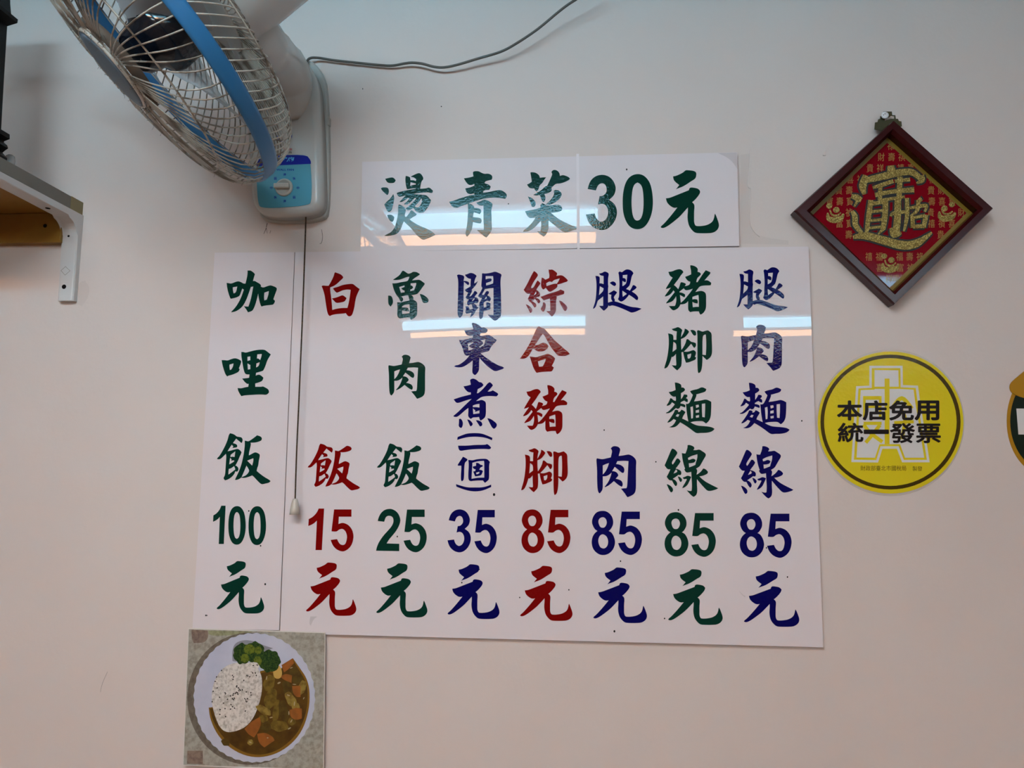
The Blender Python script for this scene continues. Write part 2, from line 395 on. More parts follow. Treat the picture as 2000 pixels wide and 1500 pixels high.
glyph('yuan', 1280, 325, K14, '''37,21 43,20 50,17 58,13 63,8 68,8 78,9 84,11 86,15 85,23 82,27 75,31 65,38 56,43 50,45 43,48 50,39 42,33 38,28;
22,67 30,66 40,62 55,56 70,50 71,46 74,44 83,45 90,47 94,52 93,57 89,63 82,71 77,75 81,79 82,84 81,95 81,110 81,117 83,123 86,125 96,125 108,123 117,118 121,113 123,107 124,100 125,99 127,103 130,111 133,120 133,127 129,134 121,139 110,140 92,140 83,139 77,134 71,126 68,116 67,105 68,94 68,86 60,95 50,106 38,116 26,125 18,129 13,129 11,127 13,124 17,121 26,111 36,99 46,86 41,87 36,86 29,81 24,75''')
glyph('ga', 430, 510, K12, '''16,53 21,54 28,55 37,51 44,49 51,51 57,55 62,55 65,43 67,32 67,23 71,23 75,23 82,28 85,32 83,38 80,49 84,48 91,52 98,56 100,60 99,62 105,65 113,62 122,59 127,60 137,64 139,68 136,76 132,87 130,93 134,97 133,101 130,106 125,107 115,108 107,109 101,111 99,108 96,98 94,88 93,79 90,92 86,106 82,116 78,122 68,125 64,118 58,110 65,111 69,111 71,106 75,93 78,79 81,62 75,63 71,75 65,92 57,108 48,117 38,123 28,125 27,124 35,116 43,105 51,90 57,73 58,70 54,67 51,75 48,84 44,87 36,90 26,92 24,89 20,77 17,64;
31,64 42,62 40,72 38,77 33,79 31,70;108,77 119,73 118,82 114,94 108,96 107,88''')
glyph('li', 425, 665, K12, '''10,48 18,48 25,49 32,46 42,43 50,45 57,49 58,52 55,61 52,68 54,70 52,76 45,80 35,84 26,86 24,88 20,84 16,74 12,60;29,59 39,56 38,63 34,71 30,72 29,65;
58,28 63,28 69,30 79,27 95,23 114,22 120,26 130,34 127,39 121,49 117,62 113,71 111,74 105,76 94,79 93,86 100,83 106,85 112,91 110,97 107,100 99,103 92,105 92,113 100,113 108,113 111,112 117,115 124,119 126,126 124,129 119,133 110,132 97,132 80,133 66,134 58,136 54,130 50,122 49,116 58,117 68,114 75,113 76,106 72,106 67,102 63,97 60,93 70,92 77,91 78,84 78,83 70,83 66,79 63,68 60,50 58,38;
73,40 80,39 80,48 73,50;73,56 78,59 80,60 80,70 74,71;97,34 108,33 107,40 104,48 100,44 96,44;95,56 103,53 102,58 100,63 94,66''')
glyph('fan', 415, 835, K12, '''40,18 43,14 49,15 55,18 59,22 66,23 71,24 73,27 74,31 72,37 71,38 65,33 60,29 58,27 50,38 54,39 59,41 61,45 60,48 57,49 49,50 51,46 47,42 41,51 37,58 46,56 56,53 62,52 67,55 71,60 70,64 66,72 62,82 57,91 56,93 60,94 64,100 63,105 60,108 57,107 56,107 53,114 47,121 38,127 31,129 28,126 27,123 31,116 32,100 33,85 34,70 33,64 28,69 21,76 16,78 11,77 13,73 16,71 22,62 30,47 37,31;
44,68 45,66 56,58 55,65 54,72 49,71 44,72;43,74 47,78 45,81 53,80 53,83 45,88 41,90 42,81;40,101 45,100 53,94 56,102 50,107 39,115 39,108;
79,32 84,33 88,34 96,29 104,23 109,19 116,21 120,24 121,28 119,32 112,35 103,37 93,37 94,41 92,50 89,63 89,68 95,65 104,60 110,62 115,65 116,69 113,82 112,92 109,100 108,106 115,112 127,121 138,127 142,131 138,135 129,137 121,139 116,136 108,128 101,120 97,117 90,120 80,123 74,123 70,122 67,125 60,128 55,128 57,123 62,113 68,99 73,82 77,62 79,45;
85,81 92,78 100,75 100,82 97,93 90,86;83,93 87,99 90,105 88,110 83,116 77,119 71,121 77,108''')
glyph('bai', 605, 515, K12, '''29,55 32,53 40,54 46,54 51,46 56,36 59,29 60,24 62,21 68,23 76,26 80,30 82,33 80,37 75,41 68,48 60,54 50,58 50,65 52,80 54,97 55,113 65,110 80,108 92,108 95,97 98,80 100,64 92,63 80,65 72,69 66,71 62,68 57,61 59,59 68,57 80,52 92,50 104,49 108,51 115,57 122,62 120,66 114,79 111,92 109,107 106,118 103,126 98,129 93,128 88,121 80,122 66,123 55,125 49,128 45,125 42,115 39,95 36,75 32,62;
54,85 64,83 72,80 79,77 83,78 90,84 87,90 84,93 75,95 66,96 62,94 58,89''')
glyph('lu', 735, 515, K12, '''41,39 49,34 58,27 63,18 66,17 71,20 78,25 85,23 89,20 94,20 100,21 106,25 106,27 100,31 92,36 87,41 95,40 104,39 109,41 118,48 118,51 113,57 107,66 101,73 97,75 85,77 89,79 91,83 90,88 96,91 100,95 100,105 100,118 99,126 94,132 85,137 83,135 82,131 74,131 62,133 57,134 52,130 51,120 52,108 51,94 60,95 70,92 81,90 80,85 78,77 70,78 61,80 64,83 66,86 65,90 62,93 59,92 56,86 54,82 50,78 45,69 41,58 39,48 49,48 61,45 76,43 79,38 81,32 76,32 68,35 58,39 50,40 42,40;
56,57 69,53 69,57 61,60 64,64 69,66 69,70 60,71;84,48 97,47 98,49 95,58 92,65 83,67 83,63 87,62 90,58 88,54 84,53;63,104 70,100 81,99 82,110 81,121 72,122 63,123 63,114 68,115 75,116 80,116 79,110 75,107 69,107 63,107;
29,78 35,78 39,82 41,91 40,98 37,102 35,105 32,102 29,97;106,74 113,75 121,80 127,86 128,91 125,95 120,96 116,96 113,94 110,85''')
glyph('rou', 735, 675, K12, '''29,50 31,48 37,49 43,50 53,48 62,46 64,38 65,32 62,27 66,23 72,22 80,24 84,29 82,36 80,43 90,42 100,40 104,40 111,43 117,48 120,54 119,65 119,90 119,115 115,123 108,127 100,130 97,127 94,122 85,112 92,111 97,111 99,108 100,90 101,70 102,54 92,53 77,54 74,60 82,61 88,64 92,68 93,73 92,77 90,79 86,78 79,72 71,66 65,75 69,75 75,77 79,82 79,85 76,88 73,91 79,92 86,95 89,100 89,105 87,108 82,106 75,101 69,96 63,101 56,106 49,109 48,108 54,101 59,93 63,82 64,78 58,83 51,86 44,86 44,100 44,113 40,119 37,122 34,120 32,113 31,95 31,70;
44,63 51,60 58,58 55,67 50,76 44,82''')
glyph('guan', 875, 520, K12, '''22,22 25,20 32,21 38,23 40,26 39,31 38,36 44,36 50,38 52,41 51,45 49,46 46,44 39,38 38,60 38,90 37,115 34,122 29,126 25,123 23,113 24,85 25,55 25,35 23,26;
42,20 46,20 54,16 61,17 68,21 70,24 67,29 65,35 64,42 68,40 73,36 70,43 64,51 58,57 59,60 57,65 52,74 56,73 60,68 65,60 70,62 72,66 68,70 65,75 70,76 74,80 75,85 73,89 70,90 66,89 62,91 67,93 70,96 71,100 75,99 72,104 67,109 65,115 60,121 54,125 55,120 58,113 50,115 45,116 42,112 43,109 44,106 43,98 49,98 52,102 53,106 58,105 61,104 59,98 58,93 54,93 50,96 46,92 47,87 51,81 46,80 43,76 47,70 49,64 45,63 41,58 50,52 55,49 55,40 56,31 50,30 46,27 42,23;58,86 60,82 64,77 65,80 62,84;
83,18 85,17 90,18 100,17 108,15 115,13 121,15 130,19 131,22 129,28 128,40 129,60 130,90 130,122 125,126 119,132 113,133 108,129 100,122 97,118 104,119 111,119 111,100 111,75 111,53 100,54 90,56 88,60 84,67 83,70 88,70 91,64 95,60 100,62 100,66 96,71 102,74 105,79 104,83 101,86 98,84 94,84 89,87 87,89 87,97 88,101 92,100 94,98 93,93 94,88 98,88 104,91 103,96 104,102 103,105 97,107 87,110 86,118 85,125 82,128 79,129 76,126 76,115 77,100 76,92 78,87 82,80 83,77 78,77 73,73 77,67 81,60 84,53 81,49 82,38 83,26;
92,24 102,24 110,24 111,33 110,42 102,45 93,47 93,41 99,39 105,37 107,33 105,30 99,30 92,32;93,74 95,78 92,80 89,81''')
glyph('dong', 875, 620, K12, '''58,15 60,13 69,15 76,19 82,25 88,24 94,27 97,31 95,36 91,38 82,38 79,39 78,44 83,46 92,43 101,43 107,46 113,51 119,55 117,59 108,68 103,75 101,81 97,83 87,85 79,87 86,93 98,102 112,111 125,118 133,120 137,123 134,126 127,128 119,131 113,131 105,126 95,118 85,108 77,99 76,110 76,125 75,131 70,138 66,141 61,138 59,133 60,118 60,105 53,111 44,117 36,121 30,122 22,122 15,120 18,117 26,116 36,110 46,101 53,92 46,94 42,92 39,88 37,80 34,70 29,62 27,55 36,55 46,53 61,49 61,44 55,45 49,44 45,42 42,37 40,32 51,31 62,29 60,22;
48,64 60,60 61,63 55,66 51,70 56,74 61,75 60,78 50,81 49,72;79,56 92,53 90,60 88,68 82,71 77,74 76,71 82,68 86,63 84,58''')
glyph('zhu', 870, 740, K12, '''60,3 63,0 69,-1 76,2 82,8 86,8 90,10 93,15 90,19 85,22 79,25 78,30 77,35 80,35 86,30 94,22 100,15 103,11 108,8 113,11 116,16 113,20 103,31 109,31 116,28 121,31 128,35 129,38 126,42 124,43 115,42 100,42 88,44 81,49 75,54 82,53 88,51 94,53 99,57 99,70 99,85 97,94 91,99 86,102 84,100 82,93 75,94 67,94 62,98 59,96 55,91 56,80 56,71 49,76 40,84 33,90 28,93 22,93 19,91 21,89 26,85 38,74 50,62 64,49 55,51 43,55 35,58 28,59 24,56 20,50 26,48 38,44 50,41 62,38 62,33 57,33 52,30 47,24 44,18 52,17 62,14 61,9;
67,65 75,62 83,61 83,70 77,69 67,69;67,72 73,77 72,81 77,79 83,77 83,84 75,85 68,86;33,98 37,97 41,101 43,108 42,115 40,119 38,120 34,118 32,114 33,107;53,99 59,100 64,105 67,110 65,114 62,116 60,115 57,108;74,101 80,101 87,104 90,109 90,113 87,116 84,116 80,110;102,96 109,97 117,102 124,108 126,112 124,118 119,122 116,121 112,116 107,106''')
glyph('yige', 865, 840, K12, '''36,17 48,12 60,8 78,7 94,8 108,13 121,19 120,25 108,20 95,17 78,16 62,17 48,20 35,24;37,38 42,38 60,38 80,36 103,36 108,34 113,37 118,43 116,46 112,47 105,46 90,46 70,47 55,49 44,51 40,49 38,45;
36,85 41,77 46,70 49,65 54,67 60,71 60,74 55,78 53,83 52,95 52,110 51,120 49,124 46,125 44,122 44,110 45,95 45,87 42,87 37,87;62,73 66,73 72,74 83,71 95,70 106,70 111,73 115,78 113,84 113,100 113,120 109,124 103,129 99,125 98,123 85,123 74,124 68,125 64,123 62,118 62,105 63,90 63,80;
72,80 85,76 100,75 101,78 101,95 101,116 90,116 80,117 70,119 71,100 72,85;73,89 77,88 81,87 81,80 84,80 88,81 92,85 96,85 98,88 95,90 91,92 89,97 94,97 98,100 96,105 94,110 88,112 79,113 77,109 74,101 79,100 80,96 76,95 73,92;81,104 89,102 89,105 86,107 82,108;
32,132 45,136 60,140 78,140 95,140 108,137 118,133 118,139 105,145 92,149 76,150 62,148 48,144 33,138''')
glyph('zong', 1010, 515, K12, '''41,18 45,20 50,25 51,29 47,35 42,42 38,49 34,57 35,60 39,59 43,53 47,45 50,41 54,44 57,48 55,52 50,58 47,64 52,67 56,72 56,78 53,81 49,81 46,84 51,85 55,88 57,92 55,96 53,97 50,95 46,88 43,86 40,89 37,92 43,95 47,99 47,104 44,107 42,107 38,101 34,95 29,92 26,86 29,80 32,73 26,74 21,71 16,64 21,56 27,45 34,30;41,77 43,73 46,68 47,72 45,75;21,99 27,101 33,106 37,111 37,116 34,120 32,120 28,113;
77,14 80,15 86,14 92,18 97,22 98,25 96,30 101,29 107,28 113,30 120,36 124,41 122,44 115,46 107,49 98,51 99,54 97,59 91,63 85,67 80,69 76,67 72,62 70,59 65,63 63,63 59,58 58,50 59,42 60,34 64,35 69,39 74,37 78,35 79,28 77,20;71,48 79,43 85,45 90,40 97,38 104,36 101,43 97,49 90,49 80,52 72,55;
57,81 68,77 80,72 93,69 101,66 106,63 111,65 115,67 115,73 113,75 105,77 96,80 97,83 95,90 95,105 95,115 91,123 87,128 84,129 78,122 71,116 77,116 81,115 81,100 80,85 73,87 65,90 62,87;63,95 66,94 70,98 70,105 68,113 65,117 62,117 58,113 58,109 61,104 63,100;102,90 108,91 115,97 120,102 123,107 121,113 118,116 115,115 110,107 105,97''')
glyph('he', 1005, 625, K12, '''58,16 61,16 66,19 71,20 74,22 79,28 88,38 98,50 110,60 122,71 130,77 135,83 131,85 124,88 114,88 106,87 101,82 92,71 86,62 79,49 73,38 69,34 66,37 60,46 55,54 50,61 57,61 63,58 69,55 74,56 80,59 83,64 80,70 74,75 66,77 58,77 53,75 48,71 44,71 40,79 34,88 28,93 20,95 13,94 18,88 26,76 35,61 42,47 49,31 54,20;
37,89 45,90 53,91 62,88 73,85 80,82 86,84 95,89 99,94 97,101 91,112 96,116 93,123 90,126 80,126 65,127 54,129 51,126 46,117 42,105;57,101 66,98 76,95 75,101 69,113 64,114 60,114''')
glyph('pig', 1005, 745, K12, '''29,25 38,24 46,20 55,18 60,20 63,23 64,26 60,31 57,35 53,42 47,50 42,57 46,60 52,67 55,60 57,52 59,50 64,51 69,53 70,56 67,60 75,58 79,55 80,49 76,48 71,43 68,37 76,34 82,31 82,22 80,14 80,9 84,9 91,11 96,15 98,19 97,25 102,26 105,30 103,34 96,40 94,50 97,50 103,40 110,29 116,21 121,23 127,26 127,29 122,35 113,46 119,45 125,48 129,52 128,57 125,58 113,58 102,60 97,67 92,74 99,72 106,71 112,73 117,78 117,95 117,113 113,122 108,127 104,129 102,127 100,121 90,121 83,122 80,123 76,119 75,115 75,103 75,96 72,100 67,103 60,104 57,104 55,109 50,115 42,119 37,117 30,108 38,108 44,108 46,104 48,93 47,84 44,90 38,97 30,100 24,102 24,100 31,91 38,82 44,74 41,70 37,76 32,81 26,84 21,85 21,83 28,73 35,63 30,65 23,67 24,64 31,52 39,39 33,35 31,31;
55,73 60,69 65,65 68,69 72,70 80,68 86,66 80,75 70,88 64,95 58,100 57,90 56,81 61,84 66,87 68,85 68,80 64,77 58,75 55,75;85,86 92,83 99,81 100,90 100,110 93,110 86,111 85,98 91,101 97,102 98,97 96,92 90,91 85,92''')
glyph('foot', 1005, 855, K12, '''34,30 42,28 48,25 53,27 58,31 59,34 57,40 56,51 60,44 64,36 65,29 70,31 75,36 75,38 71,44 66,50 61,53 56,55 56,70 57,82 62,75 67,65 69,56 72,55 76,58 80,62 86,63 91,65 92,69 91,74 88,77 86,76 83,71 80,67 75,73 69,80 63,86 70,87 78,85 85,82 89,84 92,88 91,94 89,99 92,101 91,105 89,107 82,110 75,113 68,114 66,109 63,99 61,87 57,88 58,105 57,122 53,127 49,131 47,133 43,130 38,125 34,120 44,121 45,118 44,105 44,92 40,97 36,100 34,99 32,106 29,115 24,125 19,128 16,128 18,120 22,107 25,90 27,70 27,55 26,45 25,41 31,42 36,44 38,48 38,57 45,57 45,48 46,36 41,35 36,33;
38,62 44,66 45,72 45,80 36,87 37,75;71,94 80,91 80,96 78,102 75,104 72,103;78,33 84,32 90,35 92,39 92,45 89,47 86,46 83,42;
94,35 96,33 101,34 107,37 113,35 120,33 124,36 129,41 129,55 130,75 130,90 127,99 121,105 117,107 113,103 107,97 107,110 106,125 103,137 98,140 96,137 95,120 95,90 95,60 95,45;108,47 112,44 115,44 116,60 116,80 115,95 107,94 107,80 107,60''')
glyph('leg', 1150, 515, K12, '''25,24 32,23 38,19 43,20 48,23 49,27 47,35 47,52 48,55 47,60 47,75 47,95 53,93 58,92 55,88 54,82 55,76 50,75 48,73 53,70 58,67 61,65 67,68 69,70 67,74 63,78 61,83 64,88 63,92 68,93 80,97 92,102 105,106 119,107 129,110 122,114 113,118 104,120 98,117 85,111 70,105 60,102 55,102 51,104 48,102 46,107 41,112 37,115 34,113 29,108 25,103 35,103 35,95 35,80 30,84 25,88 22,90 19,100 16,107 12,110 10,110 12,104 16,92 18,75 19,55 18,40 16,30 22,30 26,32 27,36 26,48 31,48 36,50 36,40 36,30 29,29 26,26;27,55 32,58 36,60 35,67 30,72 25,77 26,65;51,47 55,44 60,43 65,46 67,50 66,53 63,55 58,53;
72,22 75,19 81,21 86,17 91,14 97,14 103,16 108,21 109,24 105,30 103,40 100,53 96,57 91,62 97,64 100,66 104,60 107,53 110,52 115,55 117,58 114,62 105,68 113,73 119,79 121,84 119,89 116,89 109,83 98,76 94,82 87,89 80,93 76,92 71,87 74,80 74,65 75,50 74,35 73,26;83,28 94,27 93,38 91,49 86,53 82,55 82,42 87,45 90,45 91,41 90,37 86,35 83,35;82,66 88,70 93,74 88,77 83,81 82,74''')
glyph('mian', 1290, 740, K12, '''35,9 39,9 46,11 50,14 51,17 51,21 56,21 59,24 60,27 57,31 50,35 50,44 50,50 53,46 56,41 57,38 61,38 65,39 66,43 62,47 66,49 67,53 66,57 62,56 58,53 53,55 49,58 49,60 55,61 60,63 61,66 60,70 55,68 49,66 47,71 44,73 40,73 38,71 32,76 26,81 20,84 13,84 14,82 19,80 26,73 33,65 35,62 31,59 28,57 25,62 20,65 15,66 15,64 20,57 24,47 28,48 31,52 37,54 38,50 37,43 33,44 28,42 23,37 20,32 28,31 37,27 36,20;
35,76 40,75 44,78 43,81 48,80 51,75 56,77 61,81 59,85 55,91 53,97 60,100 68,104 66,95 64,82 63,70 62,61 67,61 70,59 74,52 77,45 79,39 75,35 72,30 80,27 91,25 100,20 107,22 112,25 111,29 108,32 98,35 87,38 88,40 86,46 82,55 91,54 102,52 110,50 117,52 124,56 124,70 123,90 120,100 115,106 111,109 107,106 103,103 92,103 80,104 73,106 80,110 90,114 102,115 115,116 126,118 132,122 129,126 122,130 110,132 98,132 89,133 83,130 73,122 60,113 48,106 43,112 37,117 29,119 21,118 28,115 34,109 38,101 32,98 28,102 22,106 17,107 17,105 22,99 28,90 33,82;
41,86 46,87 43,93 37,91;73,69 79,67 80,80 79,96 75,97 74,83;86,64 93,63 94,68 93,69 87,71;86,77 94,75 94,82 86,83;86,90 94,88 94,94 87,95;101,61 109,60 109,75 108,94 102,93 101,77''')
glyph('xian', 1290, 860, K12, '''27,21 30,20 36,23 41,29 41,32 38,37 32,46 28,53 28,57 30,59 34,54 39,45 41,44 45,45 49,51 48,54 44,60 37,69 41,70 46,72 50,75 51,80 50,84 48,85 44,84 39,88 30,94 36,97 40,102 41,107 39,111 37,112 33,108 28,98 23,98 19,95 15,89 19,82 24,71 18,71 14,67 10,61 14,52 20,38;32,81 35,75 38,71 41,75 40,78;42,88 47,89 52,94 53,97 51,101 49,102 46,99;15,107 20,108 27,113 31,119 30,125 27,127 25,127 21,121;
66,12 70,11 77,13 82,16 83,20 80,24 87,24 95,22 101,26 109,31 111,35 110,39 105,47 99,58 96,63 92,66 87,69 90,73 89,79 88,84 93,81 99,76 104,69 107,69 112,72 116,77 115,81 110,84 102,87 95,88 101,94 110,101 121,107 133,113 141,117 136,120 126,123 118,124 113,122 107,116 98,106 89,95 89,108 90,122 89,130 86,135 81,138 77,136 70,129 64,122 73,124 76,123 77,112 76,95 75,77 70,78 65,79 61,77 58,71 60,69 58,64 55,53 53,42 52,31 57,32 61,32 64,24 66,17;
67,43 76,38 90,34 90,43 86,55 85,60 78,63 70,66 69,56 73,56 80,55 84,53 86,48 82,45 77,45 73,47 68,48;54,91 60,89 66,86 70,87 75,89 74,92 70,101 66,109 59,115 53,117 55,112 60,104 64,96 63,94 59,95 56,94''')
glyph('8', 1000, 980, K13, '''46,17 53,18 60,22 66,29 69,38 69,47 66,54 62,60 59,62 65,65 70,73 73,83 73,91 70,101 64,109 57,114 48,116 39,115 31,110 25,103 22,95 21,86 23,75 28,67 34,62 29,59 25,53 22,45 22,38 25,29 31,21 38,18;46,31 51,33 54,38 55,44 53,50 50,54 46,55 41,54 38,49 36,42 37,37 40,33;46,69 52,72 56,77 58,85 57,93 54,98 50,101 46,101 41,99 38,94 36,87 36,81 38,75 41,71''')
glyph('5', 1000, 980, K13, '''87,18 127,18 127,35 98,35 97,52 102,50 107,49 114,51 121,55 128,64 131,73 132,82 130,94 126,103 120,110 112,115 105,116 96,113 89,108 83,100 79,89 94,87 97,94 101,99 106,101 111,100 114,96 116,89 117,81 115,72 111,66 106,63 101,64 97,66 93,70 81,69''')
glyph('3', 865, 980, K12, '''40,18 47,19 54,22 60,28 64,36 66,44 64,54 60,60 53,66 59,70 64,75 67,82 68,90 67,98 63,108 57,116 49,122 40,124 31,122 24,118 17,111 13,102 11,94 27,92 29,99 32,104 36,107 40,108 46,105 50,99 52,91 51,83 48,77 44,74 40,73 33,75 36,59 41,59 46,55 49,50 49,44 47,38 44,35 40,34 35,36 32,40 29,48 14,45 17,34 22,26 30,20''')
glyph('2', 725, 980, K12, '''45,17 52,18 60,22 66,28 70,36 72,44 71,52 67,62 61,72 53,82 44,92 38,102 69,103 69,121 12,120 14,110 20,97 29,84 40,72 49,62 54,53 55,46 54,40 51,36 45,34 39,35 35,39 32,49 16,47 19,36 25,26 34,19''')
glyph('0', 1140, 325, 0.9334, '''114,16 124,18 133,25 140,36 144,52 146,72 145,90 141,106 134,120 125,129 114,132 102,130 93,123 86,110 82,95 81,75 82,56 86,38 93,25 103,18;113,34 119,37 123,44 125,56 126,75 125,92 123,103 119,111 113,114 107,112 103,104 101,92 100,75 101,58 103,45 107,37''')
glyph('1', 405, 975, 0.7, '''39,18 51,18 50,40 48,80 46,125 32,125 33,100 34,75 35,49 30,55 23,60 16,63 17,45 24,41 31,34 36,26''')

BT, LT = -0.0078, 0.00018       # board front plane, half thickness of the vinyl
def letter(parent, name, ch, colour, bb=None):
    lp = GL[ch]
    if bb:
        xs = [p[0] for l in lp for p in l]; ys = [p[1] for l in lp for p in l]
        a, b, c, d = min(xs), max(xs), min(ys), max(ys)
        lp = [[(bb[0]+(x-a)/(b-a)*(bb[1]-bb[0]), bb[2]+(y-c)/(d-c)*(bb[3]-bb[2])) for x, y in l] for l in lp]
    it = 2
    return flat(name, [soften(l, it) for l in lp], BT, 'vinyl_'+colour, parent, LT)

def at_base(px, py): v = wp(px, py, 0); return Vector((v.x, 0, v.z))
# main board
mb = thing('menu_board', at_base(1078, 1253), 'large white board with seven columns of brush-lettered dishes and prices', 'menu board')
slab('panel', [(576.5, 492.4), (1579.2, 481.6), (1607.8, 1264.5), (546.8, 1237)], 0, BT, mb)
# left strip
ls = thing('menu_strip', at_base(462, 1229), 'narrow white board strip with a green-lettered curry rice price', 'menu board')
slab('panel', [(419.3, 493.6), (575.2, 492.5), (545.2, 1231), (375.8, 1228)], 0, BT, ls)
# top sign
ts = thing('menu_sign', at_base(1074, 486), 'low wide white board reading boiled greens 30 above the large board', 'menu board')
slab('panel', [(707.5, 316), (1439.7, 297.5), (1444, 480.3), (704, 491.4)], 0, BT, ts)

CH, DG = 'brush_character', 'price_digit'
for ch in ('tang', 'qing', 'cai'): letter(ts, CH, ch, 'green')
letter(ts, DG, '3', 'green', (1144.5, 1205.2, 341.3, 449.9)); letter(ts, DG, '0', 'green', (1215.8, 1275.5, 339.7, 448.2))
letter(ts, CH, 'yuan', 'green')
for ch in ('ga', 'li', 'fan'): letter(ls, CH, ch, 'green')
for ch, bb in (('1', (416.2, 440.7, 987.6, 1062.5)), ('0', (446, 480.2, 988.1, 1064.2)), ('0', (485.3, 519.8, 988.3, 1065))): letter(ls, DG, ch, 'green', bb)
letter(ls, CH, 'yuan', 'green', (423.3, 516, 1095.7, 1198.3))
R_, Gn, B_ = 'red', 'green', 'blue'
for ch, c, bb in (('bai', R_, None), ('fan', R_, (601, 703.4, 866.5, 958.2)), ('yuan', R_, (597.6, 696, 1098.6, 1202.8)),
                  ('lu', Gn, None), ('rou', Gn, None), ('fan', Gn, (736.3, 839.6, 866.1, 959.1)), ('yuan', Gn, (734.8, 834.7, 1100.2, 1206)),
                  ('guan', B_, None), ('dong', B_, None), ('zhu', B_, None), ('yige', B_, None), ('yuan', B_, (874, 975.6, 1102, 1209)),
                  ('zong', R_, None), ('he', R_, None), ('pig', R_, None), ('foot', R_, None), ('yuan', R_, (1015.6, 1118.2, 1105, 1212.6)),
                  ('leg', B_, None), ('rou', B_, (1164.4, 1243, 871, 971.2)), ('yuan', B_, (1158.7, 1263.6, 1108.2, 1216.8)),
                  ('pig', Gn, (1298.6, 1389.2, 518.2, 614.6)), ('foot', Gn, (1297.2, 1390.8, 638.6, 729)), ('mian', Gn, None), ('xian', Gn, None), ('yuan', Gn, (1305, 1411.4, 1111.6, 1220.5)),
                  ('leg', B_, (1439, 1538.8, 522, 608.4)), ('rou', B_, (1447, 1528, 634.1, 724.2)), ('mian', B_, (1444.6, 1542.2, 747.6, 848.2)), ('xian', B_, (1443, 1549.8, 871, 973.6)), ('yuan', B_, (1452.8, 1561, 1115, 1224.2))):
    letter(mb, CH, ch, c, bb)
for ch, c, bb in (('1', R_, (602.2, 633.1, 993.2, 1074.4)), ('5', R_, (645.8, 690.7, 994.9, 1077.2)),
                  ('2', Gn, (734.6, 782.2, 993.6, 1076.4)), ('5', Gn, (788.2, 833.8, 995.2, 1079)),
                  ('3', B_, (874, 919.8, 994.6, 1079.2)), ('5', B_, (926.4, 970.6, 995.8, 1080.6)),
                  ('8', R_, None), ('5', R_, None),
                  ('8', B_, (1155.3, 1201.2, 997.5, 1084.3)), ('5', B_, (1207.1, 1254.1, 999.1, 1084.3)),
                  ('8', Gn, (1297.6, 1344.5, 1000, 1087.2)), ('5', Gn, (1350.1, 1398.3, 1002, 1087.9)),
                  ('8', B_, (1444.6, 1492.2, 1001.1, 1088.9)), ('5', B_, (1497.8, 1546.3, 1003.2, 1089.8))):
    letter(mb, DG, ch, c, bb)
# tape over the sign, grime and specks on the boards
flat('tape_strip', [[(1125.6, 300.5), (1131, 300.4), (1132.2, 487.0), (1127, 487.2)]], BT-0.0001, 'tape_clear', ts, 0.00005)
flat('corner_tape', [soften([(1402, 299), (1439, 298), (1440, 330), (1431, 316), (1418, 306)])], BT-0.0001, 'grime', ts, 0.00005)
for par, sp in ((mb, ((1200, 1233, 2.0), (1325, 996, 1.6), (1497, 1070, 1.4), (1212, 1096, 1.4), (965, 966, 2.4), (1180, 840, 1.3), (1111, 1152, 1.3), (1298, 1208, 1.4), (902, 1138, 1.4), (1281, 902, 1.3), (1538, 1127, 1.4), (776, 1048, 1.4), (936, 1112, 1.2), (1566, 822, 1.4), (1015, 1167, 1.2))),
                (ls, ((486, 998, 1.4), (509, 1066, 1.4), (518, 1141, 1.8), (402, 1202, 1.4), (404, 1202, 1.2))),
                (ts, ((993, 398, 1.2), (1129.5, 466, 1.0), (1224, 331, 1.6), (1128.5, 484.6, 2.2)))):
    flat('specks', [ell(x, y, r, r*1.25, 8) for x, y, r in sp], BT-0.0001, 'speck', par, 0.00004)['kind'] = 'stuff'
flat('smudge', [soften([(606, 1204), (620, 1204), (612, 1210), (607, 1222), (604, 1218)])], BT-0.0001, 'grime', mb, 0.00005)
flat('smudge', [soften([(1451, 1162), (1456, 1164), (1455, 1167), (1447, 1160), (1443, 1153)])], BT-0.0001, 'grime', mb, 0.00005)

# ------------------------------------------------------------------ wall fan
FC = Vector((-0.570, -0.353, 2.156)); FN = Vector((-0.6629, -0.2288, -0.7129)).normalized()
FA, FB = frame_of(FN); FR = 0.22
def fp(d, r, t): return FC + FN*d + (FA*math.cos(t)+FB*math.sin(t))*r
fan = thing('wall_fan', (wp(570, 432, 0).x, 0, wp(570, 432, 0).z), 'white wall fan with blue rim and dusty wire cage above the menu strip', 'fan')
# base: backing plate and cover
def rounded(px, Y): return [wp(x, y, Y) for x, y in px]
def extrude_poly(name, px, Yface, Y0, m, parent, bev=0.008, seg=4):
    f = [wp(x, y, Yface) for x, y in px]; bm = bmesh.new()
    top = [bm.verts.new(v) for v in f]; bot = [bm.verts.new((v.x, Y0, v.z)) for v in f]; n = len(f)
    ft = bm.faces.new(top); bm.faces.new(bot[::-1])
    for i in range(n): bm.faces.new((top[i], bot[i], bot[(i+1) % n], top[(i+1) % n]))
    bm.normal_update()
    if bev: bmesh.ops.bevel(bm, geom=list(ft.edges), offset=bev, segments=seg, profile=0.5, affect='EDGES')
    o = from_bm(name, bm, m, parent); return o
plate_px = soften([(497, 175), (500, 130), (520, 112), (600, 112), (628, 135), (640, 175), (644, 410), (628, 432), (520, 435), (500, 412)], 2, 70)
extrude_poly('backing_plate', plate_px, -0.012, 0, 'fan_grey', fan, 0.003, 2)
cover_px = soften([(478, 200), (482, 140), (500, 108), (588, 108), (614, 140), (622, 190), (629, 380), (626, 402), (606, 416), (516, 421), (494, 404), (488, 380)], 2, 70)
